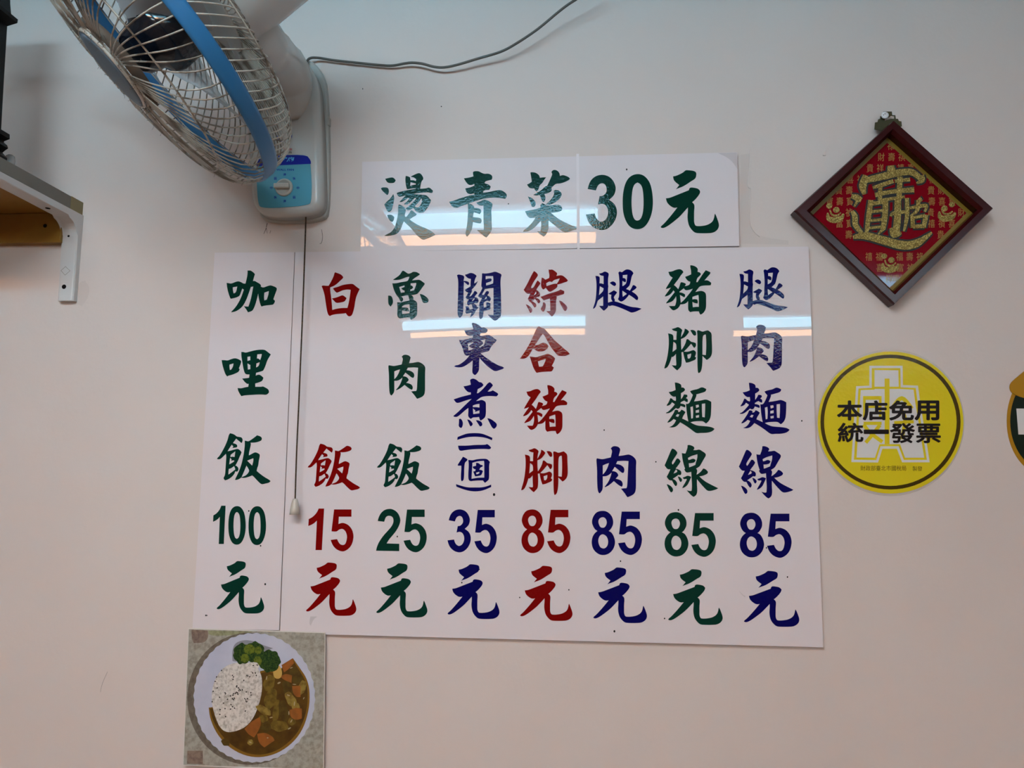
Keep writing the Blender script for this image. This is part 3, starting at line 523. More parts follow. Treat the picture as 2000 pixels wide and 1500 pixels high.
cover = extrude_poly('base_cover', cover_px, -0.046, -0.0121, 'fan_white', fan, 0.012, 5)
for p in cover.data.polygons: p.use_smooth = True
LY = -0.0466
lab_px = soften([(501, 320), (509, 306), (597, 301), (607, 313), (610, 393), (600, 402), (513, 408), (503, 398)], 2, 80)
lab = flat('control_label', [lab_px], LY, 'label_blue', fan, 0.0003)
hdr = flat('label_header', [soften([(501.5, 325), (501, 320), (509, 306), (597, 301), (607, 313), (607.2, 320)], 2, 60)], LY-0.0006, 'label_navy', lab, 0.0001)
text_px('label_text', '掛壁扇', 531, 306.5, 575, 316, LY-0.0009, 'label_cyan', lab, 0.015, 0.25)
text_px('label_text', 'HIGH WALL FAN', 521, 329.5, 574, 333.5, LY-0.0007, 'label_navy', lab, 0.02)
for k, chh in enumerate('停強中弱停強中弱'):
    t = math.radians(90-45*k); cx, cy = 556+26*math.cos(t)*1.0, 367-26*math.sin(t)
    text_px('dial_mark', chh, cx-2.6, cy-2.8, cx+2.6, cy+2.8, LY-0.0007, 'label_navy', lab, 0.02)
text_px('maker_text', '識標章', 552, 289.5, 571, 294, -0.0465, 'ink_red', fan, 0.01)
text_px('maker_text', '製 品', 555, 295.5, 570, 299.5, -0.0465, 'ink_black', fan, 0.01)
flat('maker_mark', [brush([(562, 255.5), (567, 258), (569.5, 264), (568, 271), (564, 275)], (1.5, 2, 2, 2.6, 3.6)), brush([(561, 279), (556, 285)], (1.6, 1.6)), brush([(551, 276), (544, 272), (540, 264)], (3, 2, 2))], -0.0465, 'label_navy', fan, 0.0001)
kc = wp(556, 367, LY); kn = Vector((0, -1, 0))
knob = lathe('speed_knob', kc, kn, [(0.0006, 0.0155), (0.004, 0.0155), (0.006, 0.014), (0.0062, 0.012), (0.0045, 0.0115)], 'fan_cream', fan, 32)
bm = bmesh.new(); add_box(bm, kc.x-0.0155, kc.x+0.0115, kc.y-0.013, kc.y-0.0048, kc.z-0.0035, kc.z+0.0045, 0.0015, 2)
from_bm('knob_grip', bm, 'fan_cream', knob)
# side clip on the plate
box('side_clip', wp(644, 245).x-0.001, wp(644, 245).x+0.003, -0.012, -0.002, wp(644, 250).z, wp(644, 234).z, 'fan_grey', fan, 0.001)
# neck
nk0 = wp(556, 190, -0.035); mot = FC - FN*0.135
tube('neck', catmull([nk0 + Vector((0, 0.01, -0.02)), wp(556, 150, -0.07), wp(528, 112, -0.15), wp(505, 85, -0.25), mot+Vector((0.01, 0.04, -0.035))], 5), [0.047]*4+[0.046]*4+[0.044]*4+[0.042]*4+[0.04]*5, 'fan_white', fan, 20)
lathe('neck_screw', wp(502, 108, -0.235), Vector((0.2, -1, -0.3)), [(0, 0.007), (0.003, 0.007), (0.004, 0.005)], 'fan_grey', fan, 14)
# motor housing
lathe('motor_housing', FC, FN, [(-0.235, 0.045), (-0.232, 0.062), (-0.222, 0.070), (-0.14, 0.074), (-0.105, 0.074), (-0.092, 0.068), (-0.088, 0.05)], 'fan_white', fan, 40)
# hub and blades
lathe('hub', FC, FN, [(-0.055, 0.040), (-0.045, 0.047), (-0.01, 0.050), (0.005, 0.046), (0.012, 0.034), (0.032, 0.030), (0.040, 0.022), (0.041, 0.0)], 'hub_black', fan, 36, True, False)
BLADE0 = math.radians(50)
for k in range(3):
    vs_, fs = [], []; t0 = 2*math.pi*k/3+BLADE0; NU, NV = 12, 8
    for i in range(NU+1):
        u = i/NU; r = 0.045+0.148*u
        span = 0.55+0.75*math.sin(math.pi*min(1, 0.25+u*0.62))
        for j in range(NV+1):
            v = j/NV-0.5
            t = t0+0.55*u+v*span*1.25
            d = -0.022 + 0.034*v*2*(1-0.35*u) + 0.012*(v*v)
            vs_.append(fp(d, r*(1-0.03*abs(v*2)**4), t))
    for i in range(NU):
        for j in range(NV):
            a = i*(NV+1)+j; fs.append((a, a+1, a+NV+2, a+NV+1))
    from_data('blade', vs_, fs, 'blade', fan, True)
# cage rim
rim_prof = [(-0.010, 0.2215), (-0.010, 0.2250), (-0.006, 0.2262), (0.008, 0.2262), (0.012, 0.2250), (0.012, 0.2215)]
vs_, fs = lathe_data(FC, FN, rim_prof+[rim_prof[0]], 96, False, False)
from_data('cage_rim', vs_, fs, 'rim_blue', fan, True)
def prof_at(P, s):
    L = [0]
    for i in range(1, len(P)): L.append(L[-1]+math.hypot(P[i][0]-P[i-1][0], P[i][1]-P[i-1][1]))
    s *= L[-1]
    for i in range(1, len(P)):
        if s <= L[i] or i == len(P)-1:
            t = (s-L[i-1])/(L[i]-L[i-1]); return (P[i-1][0]*(1-t)+P[i][0]*t, P[i-1][1]*(1-t)+P[i][1]*t)
FP = [(v.x, v.y) for v in catmull([Vector((0.010, 0.2222, 0)), Vector((0.028, 0.216, 0)), Vector((0.044, 0.196, 0)), Vector((0.056, 0.160, 0)), Vector((0.064, 0.110, 0)), Vector((0.067, 0.057, 0))], 4)]
BP = [(v.x, v.y) for v in catmull([Vector((-0.008, 0.2222, 0)), Vector((-0.036, 0.218, 0)), Vector((-0.062, 0.196, 0)), Vector((-0.078, 0.150, 0)), Vector((-0.086, 0.100, 0)), Vector((-0.088, 0.070, 0))], 4)]
def cage(name, P, groups, per, swirl, rings, fill_out, fill_in):
    v, f = [], []
    for g in range(groups):
        for q in range(per):
            e = (q+0.5)/per-0.5; sec = 2*math.pi/groups
            ta, tb = g*sec+e*sec*fill_out, g*sec+e*sec*fill_in+swirl
            pts = []
            for i in range(13):
                s = i/12; d, r = prof_at(P, s); pts.append(fp(d, r, ta*(1-s)+tb*s))
            tube_data(pts, 0.00105, 5, False, v, f)
    for d, r in rings:
        tube_data([fp(d, r, 2*math.pi*k/72) for k in range(72)], 0.0014, 5, True, v, f)
    return from_data(name, v, f, 'wire', fan, True)
front = cage('front_cage', FP, 12, 7, 0.16, [prof_at(FP, 0.0), prof_at(FP, 0.36), (0.0665, 0.060)], 0.98, 0.62)
cage('rear_cage', BP, 12, 8, -0.55, [prof_at(BP, 0.0), prof_at(BP, 0.30), prof_at(BP, 0.62), (-0.088, 0.070)], 1.0, 1.0)
lathe('rear_cage_plate', FC, FN, [(-0.090, 0.071), (-0.087, 0.072), (-0.086, 0.070)], 'fan_cream', fan, 32)
emb = lathe('centre_badge', FC, FN, [(0.065, 0.050), (0.066, 0.0585), (0.0705, 0.0585), (0.072, 0.0565), (0.0715, 0.055)], 'fan_cream', fan, 40)
lathe('badge_face', FC, FN, [(0.0716, 0.0555), (0.0732, 0.045), (0.0742, 0.025), (0.0745, 0.002)], 'emblem_blue', emb, 40)
v, f = [], []
for k in range(300):
    # lint caught on the badge edge and on the lower wires
    if k < 250: t = random.uniform(0, 2*math.pi); p = fp(random.uniform(0.058, 0.072), random.uniform(0.056, 0.066), t)
    else:
        t = random.uniform(0, 2*math.pi); s = random.uniform(0.1, 0.95); d, r = prof_at(FP, s); p = fp(d, r, t)
        if p.z > FC.z-0.02 and random.random() < 0.7: continue
    q = [p]
    for i in range(3): q.append(q[-1]+Vector((random.gauss(0, 1), random.gauss(0, 1), random.gauss(-0.5, 1)))*0.0017)
    tube_data(q, 0.00022, 3, False, v, f, False)
o = from_data('lint', v, f, 'dust', fan); o['kind'] = 'stuff'
# dust mat behind the badge
lathe('dust_mat', FC, FN, [(0.050, 0.0600), (0.057, 0.0670), (0.0645, 0.0615)], 'dust', fan, 40, False, False)
# mains cable
cab = [(597, 131, .020), (598, 122, .020), (606, 113.5, .014), (622, 113, .010), (650, 117.5, .008), (700, 123, .008), (745, 127.5, .008), (768, 128, .009), (790, 124, .011), (805, 122.5, .012), (825, 124.5, .013), (848, 130.5, .014), (868, 131.5, .015), (895, 126, .017), (935, 114, .020), (978, 101, .024), (1010, 84, .028), (1050, 57, .034), (1085, 28, .040), (1108, 10, .046), (1135, -8, .052), (1175, -40, .06)]
tube('power_cord', catmull([wp(x, y, -d) for x, y, d in cab], 5), 0.0023, 'cord_grey', fan, 8)
# pull cord
pc0, pc1 = wp(597.5, 424, -0.026), wp(576.5, 975, -0.026)
pc1 = Vector((pc1.x, pc1.y, pc1.z))
pull = tube('pull_cord', catmull([pc0, pc0.lerp(pc1, 0.3)+Vector((0.0006, 0, 0)), pc0.lerp(pc1, 0.65), pc0.lerp(pc1, 0.85)+Vector((-0.0006, 0, 0)), pc1], 5), 0.00125, 'cord_brown', fan, 6)
lathe('pull_bell', pc1, Vector((0, 0, -1)), [(-0.001, 0.0032), (0.0005, 0.0042), (0.008, 0.0062), (0.018, 0.0078), (0.0255, 0.0084), (0.0255, 0.0072), (0.02, 0.006)], 'bell', pull, 24)

# ------------------------------------------------------------------ shelf with bracket
SX1 = wp(162, 400).x                    # right end of the shelf
sz0, sz1 = wp(162, 421).z, wp(162, 396).z
SHX0, SHD = SX1-0.75, 0.33
sh = thing('wall_shelf', (SX1-0.3, 0, sz0), 'wooden wall shelf with yellow underside on a white steel bracket', 'shelf')
box('shelf_board', SHX0, SX1, -SHD, 0, sz0+0.0012, sz1, 'shelf_grey', sh, 0.0008, 1)
box('under_face', SHX0, SX1-0.001, -SHD, 0, sz0, sz0+0.0011, 'shelf_wood', sh)
box('end_patch', SX1, SX1+0.0006, -0.034, 0, sz0+0.001, sz1, 'shelf_tan', sh)
cz0 = wp(60, 474, -0.018).z
cl = box('wall_cleat', SHX0, wp(120, 440, -0.018).x, -0.018, 0, cz0, sz0-0.0002, 'shelf_wood', sh, 0.001, 1)
lathe('screw_hole', wp(88, 441, -0.0183), Vector((0, -1, 0)), [(0, 0.0036), (0.0006, 0.0034)], 'hole', cl, 12)
# L bracket: pressed channel, wall leg + arm under the board, rounded bend
bx0, bx1 = wp(118, 500, -0.012).x, wp(149, 500, -0.012).x
bzb = wp(130, 590).z
def bracket():
    prof_in, prof_out = [], []
    zt = sz0-0.0004; dp = 0.012; R0 = 0.030
    path = [(-dp, bzb)]
    path += [(-dp-0.0, zt-dp-R0)]
    for k in range(1, 9):
        t = math.pi/2*k/8; path.append((-dp-R0*(1-math.cos(t)), zt-dp-R0+R0*math.sin(t)))
    path += [(-SHD+0.02, zt-dp)]
    back = [(-0.0003, bzb), (-0.0003, zt), (-SHD+0.02, zt)]
    bm = bmesh.new()
    loop = path + back[::-1]
    a = [bm.verts.new((bx0, y, z)) for y, z in loop]; b = [bm.verts.new((bx1, y, z)) for y, z in loop]
    bm.faces.new(a); bm.faces.new(b[::-1]); n = len(loop)
    ed = []
    for i in range(n): bm.faces.new((a[i], b[i], b[(i+1) % n], a[(i+1) % n]))
    bm.edges.ensure_lookup_table()
    sel = [e for e in bm.edges if all(v in set(a[:len(path)]) for v in e.verts) or all(v in set(b[:len(path)]) for v in e.verts)]
    bmesh.ops.bevel(bm, geom=sel, offset=0.004, segments=3, profile=0.5, affect='EDGES')
    return from_bm('bracket', bm, 'bracket_white', sh)
br = bracket()
lathe('screw_hole', wp(134, 461, -0.0121), Vector((0, -1, 0)), [(0, 0.0022), (0.0004, 0.002)], 'hole', br, 12)
lathe('screw_hole', wp(125, 560, -0.0121), Vector((0, -1, 0)), [(0, 0.0042), (0.0004, 0.004)], 'hole', br, 14)
for yy in (-0.075, -0.235):
    lathe('screw_hole', Vector(((bx0+bx1)/2, yy, sz0-0.0126)), Vector((0, 0, -1)), [(0, 0.0042), (0.0004, 0.004)], 'hole', br, 14)
dm = [(128, 520), (137.5, 529), (127, 538), (118.5, 528.5)]
flat('maker_mark', [dm, [(128, 521.2), (136.2, 529), (127, 536.8), (119.8, 528.5)]], -0.0121, 'pencil', br, 0.00005)

# ------------------------------------------------------------------ things on the shelf
def square_post(name, c, prof, m, parent):
    """stack of square sections rotated square to the wall: prof = [(height, half width)]"""
    bm = bmesh.new(); rings = []
    for h, r in prof: rings.append([bm.verts.new((c.x+sx*r, c.y+sy*0.05, c.z+h)) for sx, sy in ((-1, -1), (1, -1), (1, 1), (-1, 1))])
    for i in range(len(rings)-1):
        for k in range(4): bm.faces.new((rings[i][k], rings[i][(k+1) % 4], rings[i+1][(k+1) % 4], rings[i+1][k]))
    bm.faces.new(rings[0][::-1]); bm.faces.new(rings[-1])
    return from_bm(name, bm, m, parent)
SY = -0.20
SP_ = SY+0.05     # plane of its wall-side corners, the outline seen from the room
def hz(py): return wp(12, py, SP_).z
def hx(px, py): return wp(px, py, SP_).x
stc = Vector((hx(18, 280, )-0.052, SY, sz1))
st = thing('lacquer_stand', stc, 'black lacquered stand with stepped foot and flared top on the shelf', 'stand')
b0 = sz1
def sec(py, px): return (hz(py)-b0, max(0.01, hx(px, py)-stc.x))
hfoot = hz(318)-b0
square_post('foot', stc, [(0.0002, sec(316, 14)[1]), sec(309, 14), sec(304, 10), sec(298, 5), sec(294, 10), sec(290, 16), sec(284, 14), sec(278, 8), sec(276, 8), sec(272, 19), sec(263, 19), sec(258, 8)], 'black_lacquer', st)
square_post('column', stc, [sec(257.5, 2), sec(150, 8), sec(52, 14)], 'black_lacquer', st)
square_post('cap', stc, [sec(51.5, 14), sec(46, 34), sec(39, 35), sec(30, 22), sec(8, 20), sec(-30, 20)], 'black_lacquer', st)
cy_ = -0.105; cc = Vector((wp(18.5, 325, cy_).x, cy_, sz1))
cr = (wp(27, 320, cy_).x-wp(10, 320, cy_).x)/2
ch_ = wp(18, 303, cy_).z-sz1
cu_ = thing('plastic_cup', cc, 'small clear plastic cup holding something reddish beside the black stand', 'cup')
lathe('cup_wall', cc, Vector((0, 0, 1)), [(0.0003, cr*0.9), (ch_*0.8, cr), (ch_*0.95, cr*0.85), (ch_, cr*0.5)], 'cup_plastic', cu_, 20)
lathe('cup_content', cc, Vector((0, 0, 1)), [(0.002, cr*0.8), (ch_*0.55, cr*0.86)], 'cup_fill', cu_, 16)

# ------------------------------------------------------------------ diamond picture
pf = thing('diamond_frame', at_base(1745, 603), 'diamond-hung dark red wooden frame with gold glitter fortune characters', 'picture')
YF = -0.027
OUT = [(1741, 238), (1938.5, 407.5), (1747.5, 594), (1550, 411.5)]
INN = [(1738.5, 262), (1909, 409), (1747.5, 567), (1583, 413)]
def quad_pts(px, Y): return [wp(x, y, Y) for x, y in px]
fo, fi = quad_pts(OUT, YF), quad_pts(INN, YF)
def back(v, y): return Vector((v.x, y, v.z))
for k in range(4):
    o1, o2, i1, i2 = fo[k], fo[(k+1) % 4], fi[k], fi[(k+1) % 4]
    lip = 0.12
    m1, m2 = o1.lerp(i1, 0.72), o2.lerp(i2, 0.72)
    e1, e2 = o1.lerp(i1, 0.10), o2.lerp(i2, 0.10)
    secs = [back(o1, -0.001), back(o1, YF+0.005), back(e1, YF), back(m1, YF), back(i1, YF+0.006), back(i1, -0.004)]
    sec2 = [back(o2, -0.001), back(o2, YF+0.005), back(e2, YF), back(m2, YF), back(i2, YF+0.006), back(i2, -0.004)]
    n = len(secs); fs = [(i, i+1, n+i+1, n+i) for i in range(n-1)]+[(n-1, 0, n, 2*n-1), tuple(range(n))[::-1], tuple(range(n, 2*n))]
    bm = bmesh.new(); vv = [bm.verts.new(v) for v in secs+sec2]
    for q in fs: bm.faces.new([vv[i] for i in q])
    from_bm('frame_side', bm, 'frame_wood', pf)
def lerp_ring(A, s):
    c = sum(A, Vector())/4; return [c+(v-c)*s for v in A]
YP = -0.0052
gi_o = [back(v, YP-0.0006) for v in lerp_ring(fi, 0.999)]; gi_i = [back(v, YP-0.0006) for v in lerp_ring(fi, 0.932)]
for k in range(4):
    q = [gi_o[k], gi_o[(k+1) % 4], gi_i[(k+1) % 4], gi_i[k]]
    bm = bmesh.new(); a = [bm.verts.new(v) for v in q]; b = [bm.verts.new(v+Vector((0, 0.0025, 0))) for v in q]
    bm.faces.new(a); bm.faces.new(b[::-1])
    for i in range(4): bm.faces.new((a[i], b[i], b[(i+1) % 4], a[(i+1) % 4]))
    from_bm('gold_fillet', bm, 'fillet_gold', pf)
pq = [back(v, YP) for v in lerp_ring(fi, 0.998)]
bm = bmesh.new(); a = [bm.verts.new(v) for v in pq]; b = [bm.verts.new(back(v, -0.002)) for v in pq]
bm.faces.new(a); bm.faces.new(b[::-1])
for i in range(4): bm.faces.new((a[i], b[i], b[(i+1) % 4], a[(i+1) % 4]))
pan = from_bm('red_panel', bm, 'panel_red', pf)
# pattern of little seal-script characters, printed
Kf = 440/1571.0
def FPX(x, y): return (1520+x*Kf, 200+y*Kf)
SEAL = '福祿壽喜財寶貴富禧禎祥祺'
lim = [Vector((x, 0, y)) for x, y in ((1735, 266), (1899, 409), (1745, 562), (1588, 413))]   # seen part of the panel
def inside(p, A):
    s = None
    for i in range(4):
        a, b = A[i], A[(i+1) % 4]; c = (b.x-a.x)*(p.z-a.z)-(b.z-a.z)*(p.x-a.x)
        if s is None: s = c > 0
        elif (c > 0) != s: return False
    return True
glyph_me = {}
for row in range(14):
    for colm in range(16):
        cx, cy = 272+colm*71, 318+row*76
        cx += 6 if row % 2 else 0
        x, y = FPX(cx, cy); p = wp(x, y, YP)
        if not all(inside(Vector((x+dx, 0, y+dy)), lim) for dx in (-3, 3) for dy in (-4, 4)): continue
        if ((cx-770)/250)**2+((cy-745)/285)**2 < 1 or (500 < cx < 1080 and 880 < cy < 1020) or any(abs(cx-a) < 62 and abs(cy-b_) < 62 for a, b_ in ((385, 775), (1160, 765), (772, 1120))): continue
        chh = random.choice(SEAL)
        me = text_mesh(chh, 0.0, 0.0)
        xs = [v.co.x for v in me.vertices]; ys = [v.co.y for v in me.vertices]
        ax, bx, ay, by = min(xs), max(xs), min(ys), max(ys)
        for v in me.vertices:
            q = wp(x-6.6+13.2*(v.co.x-ax)/(bx-ax), y+8-16*(v.co.y-ay)/(by-ay), YP); v.co = (q.x, YP-0.0001, q.z)
        link_mesh('seal_character', me, 'gold_line', pan)
# fortune character, glittering relief with dark edge
ST = [([(772, 452), (778, 520)], (50, 86)), ([(585, 560), (640, 545), (740, 522), (840, 500), (920, 500), (985, 548)], (30, 50, 58, 56, 52, 40)), ([(598, 520), (578, 590), (590, 650)], (44, 66, 26)), ([(985, 520), (990, 555), (950, 572)], (40, 40, 14)),
      ([(648, 604), (715, 584), (790, 558)], (22, 34, 30)), ([(800, 560), (905, 548)], (26, 30)), ([(665, 655), (780, 632), (935, 618)], (36, 32, 44)), ([(700, 580), (698, 690)], (34, 34)), ([(836, 530), (830, 690)], (44, 40)), ([(690, 692), (780, 680), (870, 668)], (24, 26, 20)),
      ([(636, 690), (622, 800), (608, 915)], (42, 42, 28)), ([(738, 690), (735, 800), (722, 890)], (44, 46, 40)), ([(630, 716), (745, 700)], (30, 30)), ([(625, 772), (740, 758)], (22, 22)), ([(622, 832), (735, 820)], (22, 22)), ([(612, 892), (640, 880), (730, 872)], (20, 22, 20)), ([(730, 880), (690, 925)], (34, 10)),
      ([(822, 690), (822, 800), (815, 895), (800, 928)], (52, 56, 58, 20)), ([(775, 800), (795, 780), (880, 770)], (20, 30, 26)), ([(885, 675), (888, 800), (868, 905)], (34, 34, 16)), ([(780, 880), (800, 925), (850, 915)], (30, 60, 20)),
      ([(905, 745), (960, 735), (1020, 728), (1010, 770)], (20, 30, 30, 18)), ([(965, 680), (985, 700)], (44, 34)), ([(965, 690), (958, 760), (910, 800)], (34, 30, 12)), ([(925, 800), (930, 880)], (34, 34)), ([(925, 812), (1015, 795)], (26, 26)), ([(1020, 790), (1005, 880)], (40, 34)), ([(930, 872), (1010, 868)], (30, 34)),
      ([(500, 662), (535, 672), (570, 690)], (30, 52, 40)), ([(545, 690), (520, 735)], (30, 12)), ([(505, 765), (525, 800), (530, 860), (575, 915)], (24, 46, 44, 30)), ([(515, 945), (600, 935), (720, 965), (860, 1000), (960, 985), (1062, 912)], (26, 60, 66, 72, 64, 14))]
def relief(name, grow, Y, ext, m, parent):
    v = bmesh.new(); kk = 0
    for pts, wd in ST:
        lp = brush([FPX(x, y) for x, y in pts], [(q*0.84+grow)*Kf for q in wd])
        kk += 1
        me = stand_up(fill_mesh([[(lambda q: (q.x, q.z))(wp(x, y, Y)) for x, y in lp]], ext), Y-4e-6*kk)
        v.from_mesh(me); bpy.data.meshes.remove(me)
    me = bpy.data.meshes.new(name); v.to_mesh(me); v.free()
    return link_mesh(name, me, m, parent)
relief('character_edge', 24, YP-0.0005, 0.0003, 'ink_black', pan)
relief('fortune_character', 0, YP-0.0012, 0.0006, 'gold_glitter', pan)
for (x, y, fl) in ((385, 785, 1), (1160, 775, -1), (772, 1130, 1)):
    lps = [brush([(x-48, y-8), (x-40, y+30), (x, y+42), (x+45, y+28), (x+62, y-2)], (10, 34, 42, 34, 12)), ell(x+12*fl, y-28, 22, 20, 16), brush([(x-34, y-30), (x-18, y+4), (x+18, y+10), (x+44, y-10)], (8, 14, 14, 8)), ell(x-38*fl, y-55, 20, 18, 16)]
    bmp = bmesh.new()
    for lp in lps:
        me = stand_up(fill_mesh([[(lambda q: (q.x, q.z))(wp(*FPX(a, b_), YP)) for a, b_ in lp]], 0.0002), YP-0.0003-5e-6*lps.index(lp)); bmp.from_mesh(me); bpy.data.meshes.remove(me)
    me = bpy.data.meshes.new('gold_ingot'); bmp.to_mesh(me); bmp.free(); link_mesh('gold_ingot', me, 'gold_glitter', pan)
text_px('seal_print', '福', 1737, 537, 1752, 550, YP, 'gold_line', pan)
pf.rotation_euler.x = math.radians(1.9)
# hanger plate and hook
hp = [(1703, 258), (1704, 245), (1709, 244), (1710, 239), (1714, 238), (1714, 233), (1720, 231), (1720, 224), (1736, 224), (1737, 231), (1743, 231), (1744, 238), (1748, 238), (1750, 242), (1755, 243), (1756, 252), (1740, 262), (1722, 262)]
hole = [(1722.5, 242), (1723, 233), (1730, 235.5), (1735, 232), (1741, 233), (1741, 238), (1734, 238)]
flat('hanger_plate', [hp, hole], -0.0015, 'hanger_brass', pf, 0.0006)
hk = thing('wall_hook', at_base(1728, 230), 'small white plastic hook button above the red diamond frame', 'hook')
lathe('hook_button', Vector((wp(1728.5, 225, -0.018).x, -0.001, wp(1728.5, 225, -0.018).z)), Vector((0, -1, 0)), [(-0.001, 0.003), (0.0152, 0.003), (0.0154, 0.0058), (0.0172, 0.0062), (0.0184, 0.005), (0.0186, 0.0)], 'hook_white', hk, 24, True, False)
for dx, dy in ((0, -1.5), (-3, 0.5)):
    lathe('nail_hole', wp(1728.5+dx, 224+dy, -0.0197), Vector((0, -1, 0)), [(0, 0.0008), (0.0002, 0.0007)], 'hole', hk, 8)

# ------------------------------------------------------------------ round yellow notice
Ks = 420/1969.0
def SP(x, y): return (1580+x*Ks, 670+y*Ks)
def Sell(x0, x1, y0, y1, n=72): return [SP(a, b) for a, b in ell((x0+x1)/2, (y0+y1)/2, (x1-x0)/2, (y1-y0)/2, n)]
yd = thing('round_notice', at_base(1740, 968), 'round yellow notice sticker with black lettering inside a dark ring', 'sticker')
Ysk = -0.0002
flat('film', [Sell(68, 1422, 58, 1402)], Ysk, 'film_clear', yd, 0.0002)
flat('yellow_disc', [Sell(80, 1414, 78, 1378)], Ysk-0.0004, 'sticker_yellow', yd, 0.00015)
flat('ring', [Sell(105, 1388, 106, 1341), Sell(138, 1352, 138, 1308)], Ysk-0.0007, 'sticker_brown', yd, 0.00008)
oc = [(553, 208), (857, 208), (860, 385), (998, 390), (1015, 520), (1105, 1092), (853, 1092), (805, 968), (672, 968), (632, 1094), (388, 1090), (432, 395), (553, 390)]
oi = [(575, 230), (837, 230), (840, 406), (977, 411), (993, 522), (1080, 1070), (868, 1070), (820, 945), (655, 945), (616, 1072), (411, 1068), (453, 416), (575, 411)]
ic = [(600, 247), (818, 250), (822, 420), (958, 427), (970, 525), (1055, 1050), (880, 1050), (834, 926), (645, 926), (604, 1050), (436, 1048), (474, 431), (600, 427)]
em = flat('emblem', [[SP(*p) for p in oc], [SP(*p) for p in oi], [SP(*p) for p in ic]], Ysk-0.0007, 'sticker_white', yd, 0.00008)
bars = [[(693, 325), (738, 325), (738, 925), (693, 925)], [(600, 400), (822, 400), (822, 420), (600, 420)],
        [(495, 485), (665, 485), (665, 700), (640, 700), (640, 520), (520, 520), (520, 700), (495, 700)], [(520, 570), (640, 570), (640, 595), (520, 595)], [(500, 720), (665, 720), (665, 750), (500, 750)],
        brush([(520, 912), (580, 840), (650, 750)], (34, 34, 34)), brush([(500, 745), (560, 820), (672, 905)], (34, 34, 34)),
        brush([(765, 590), (850, 505), (945, 600)], (34, 40, 34)), brush([(850, 620), (880, 700), (850, 880)], (34, 34, 34)), brush([(780, 730), (960, 720)], (30, 30))]
for k, lp in enumerate(bars): flat('emblem_stroke', [[SP(*p) for p in lp]], Ysk-0.00088-0.00002*k, 'sticker_yellow', yd, 0.00001)
x = 262
for chh, a, b in zip('本店免用', (262, 498, 738, 972), (482, 712, 955, 1187)):
    text_px('notice_character', chh, *SP(a, 532), *SP(b, 703), Ysk-0.0012, 'sticker_black', yd, fat=1.35)
for chh, a, b, c, d in zip('統一發票', (268, 506, 745, 985), (494, 726, 966, 1202), (735, 797, 737, 742), (905, 828, 912, 912)):
    text_px('notice_character', chh, *SP(a, c), *SP(b, d), Ysk-0.0012, 'sticker_black', yd, fat=1.05)
text_px('notice_imprint', '財政部臺北市國稅局', *SP(472, 1122), *SP(890, 1170), Ysk-0.0009, 'sticker_small', yd, 0.0)
text_px('notice_imprint', '製發', *SP(948, 1128), *SP(1037, 1172), Ysk-0.0009, 'sticker_small', yd, 0.0)

# ------------------------------------------------------------------ oval badge at the right
ob_ = thing('oval_badge', at_base(2045, 925), 'oval dark green badge sticker with orange border and orange ribbon top', 'sticker')
flat('badge_border', [ell(2046, 822, 80, 108, 64)], Ysk, 'badge_orange', ob_, 0.0002)
flat('badge_field', [ell(2046, 822, 73, 97, 64)], Ysk-0.0005, 'badge_green', ob_, 0.0001)
flat('badge_label', [[(1985, 798), (2105, 798), (2103, 850), (1989, 848.5)]], Ysk-0.0008, 'sticker_white', ob_, 0.0001)
flat('badge_ribbon', [soften([(2046, 687), (2000, 725), (1978, 743), (1971.5, 751), (1971.5, 761), (1977, 769), (2000, 778.5), (2046, 783), (2092, 778), (2115, 769), (2121, 761), (2121, 751), (2113, 743), (2092, 725)], 2, 60)], Ysk-0.0008, 'badge_orange', ob_, 0.0002)

# ------------------------------------------------------------------ curry photograph
Kc = 320/1655.0
def CP(x, y): return (340+x*Kc, 1210+y*Kc)
YC = -0.0092
cp = thing('curry_photo', at_base(495, 1499), 'printed photograph of curry rice on a scalloped white plate', 'poster')
slab('photo_paper', [(367.5, 1226.5), (635.5, 1235), (632.5, 1506), (357, 1495)], YC+0.0006, YC, cp, 'print_paper')
def pr(name, loops, lev, m, soft=True): return flat(name, [[CP(*p) for p in (soften(l, 2, 60) if soft else l)] for l in loops], YC-0.00003-0.00008*lev, m, cp, 0.00002)
pr('printed_table', [[(150, 98), (1522, 138), (1505, 1512), (95, 1468)]], 0, 'print_table', False)
pr('printed_patch', [[(178, 104), (340, 112), (345, 190), (300, 236), (200, 238), (176, 180)]], 1, 'print_patch')
pr('printed_patch', [[(135, 1325), (290, 1325), (292, 1460), (130, 1458)]], 1, 'print_patch', False)
pr('printed_moss', [[(345, 112), (800, 122), (700, 150), (560, 160), (400, 165), (350, 150)]], 1.4, 'print_moss')
pr('printed_shadow', [ell(765, 800, 632, 668, 72)], 2, 'print_shadow', False)
pr('printed_plate', [ell(811, 790, 612, 652, 180, 0.008, 44)], 3, 'print_plate', False)
pr('printed_sauce_rim', [[(870, 520), (960, 505), (1040, 545), (1100, 470), (1200, 390), (1270, 490), (1340, 590), (1372, 720), (1366, 900), (1310, 1095), (1208, 1240), (1054, 1350), (880, 1397), (715, 1378), (550, 1290), (430, 1155), (362, 1000), (350, 890), (420, 880), (620, 900), (860, 640)]], 4, 'print_rim')
pr('printed_sauce', [[(880, 540), (960, 520), (1040, 560), (1100, 480), (1195, 400), (1255, 500), (1320, 600), (1352, 720), (1345, 900), (1285, 1085), (1190, 1215), (1045, 1325), (880, 1372), (725, 1352), (570, 1265), (455, 1140), (385, 1000), (362, 900), (420, 890), (620, 900), (870, 640)]], 5, 'print_curry')
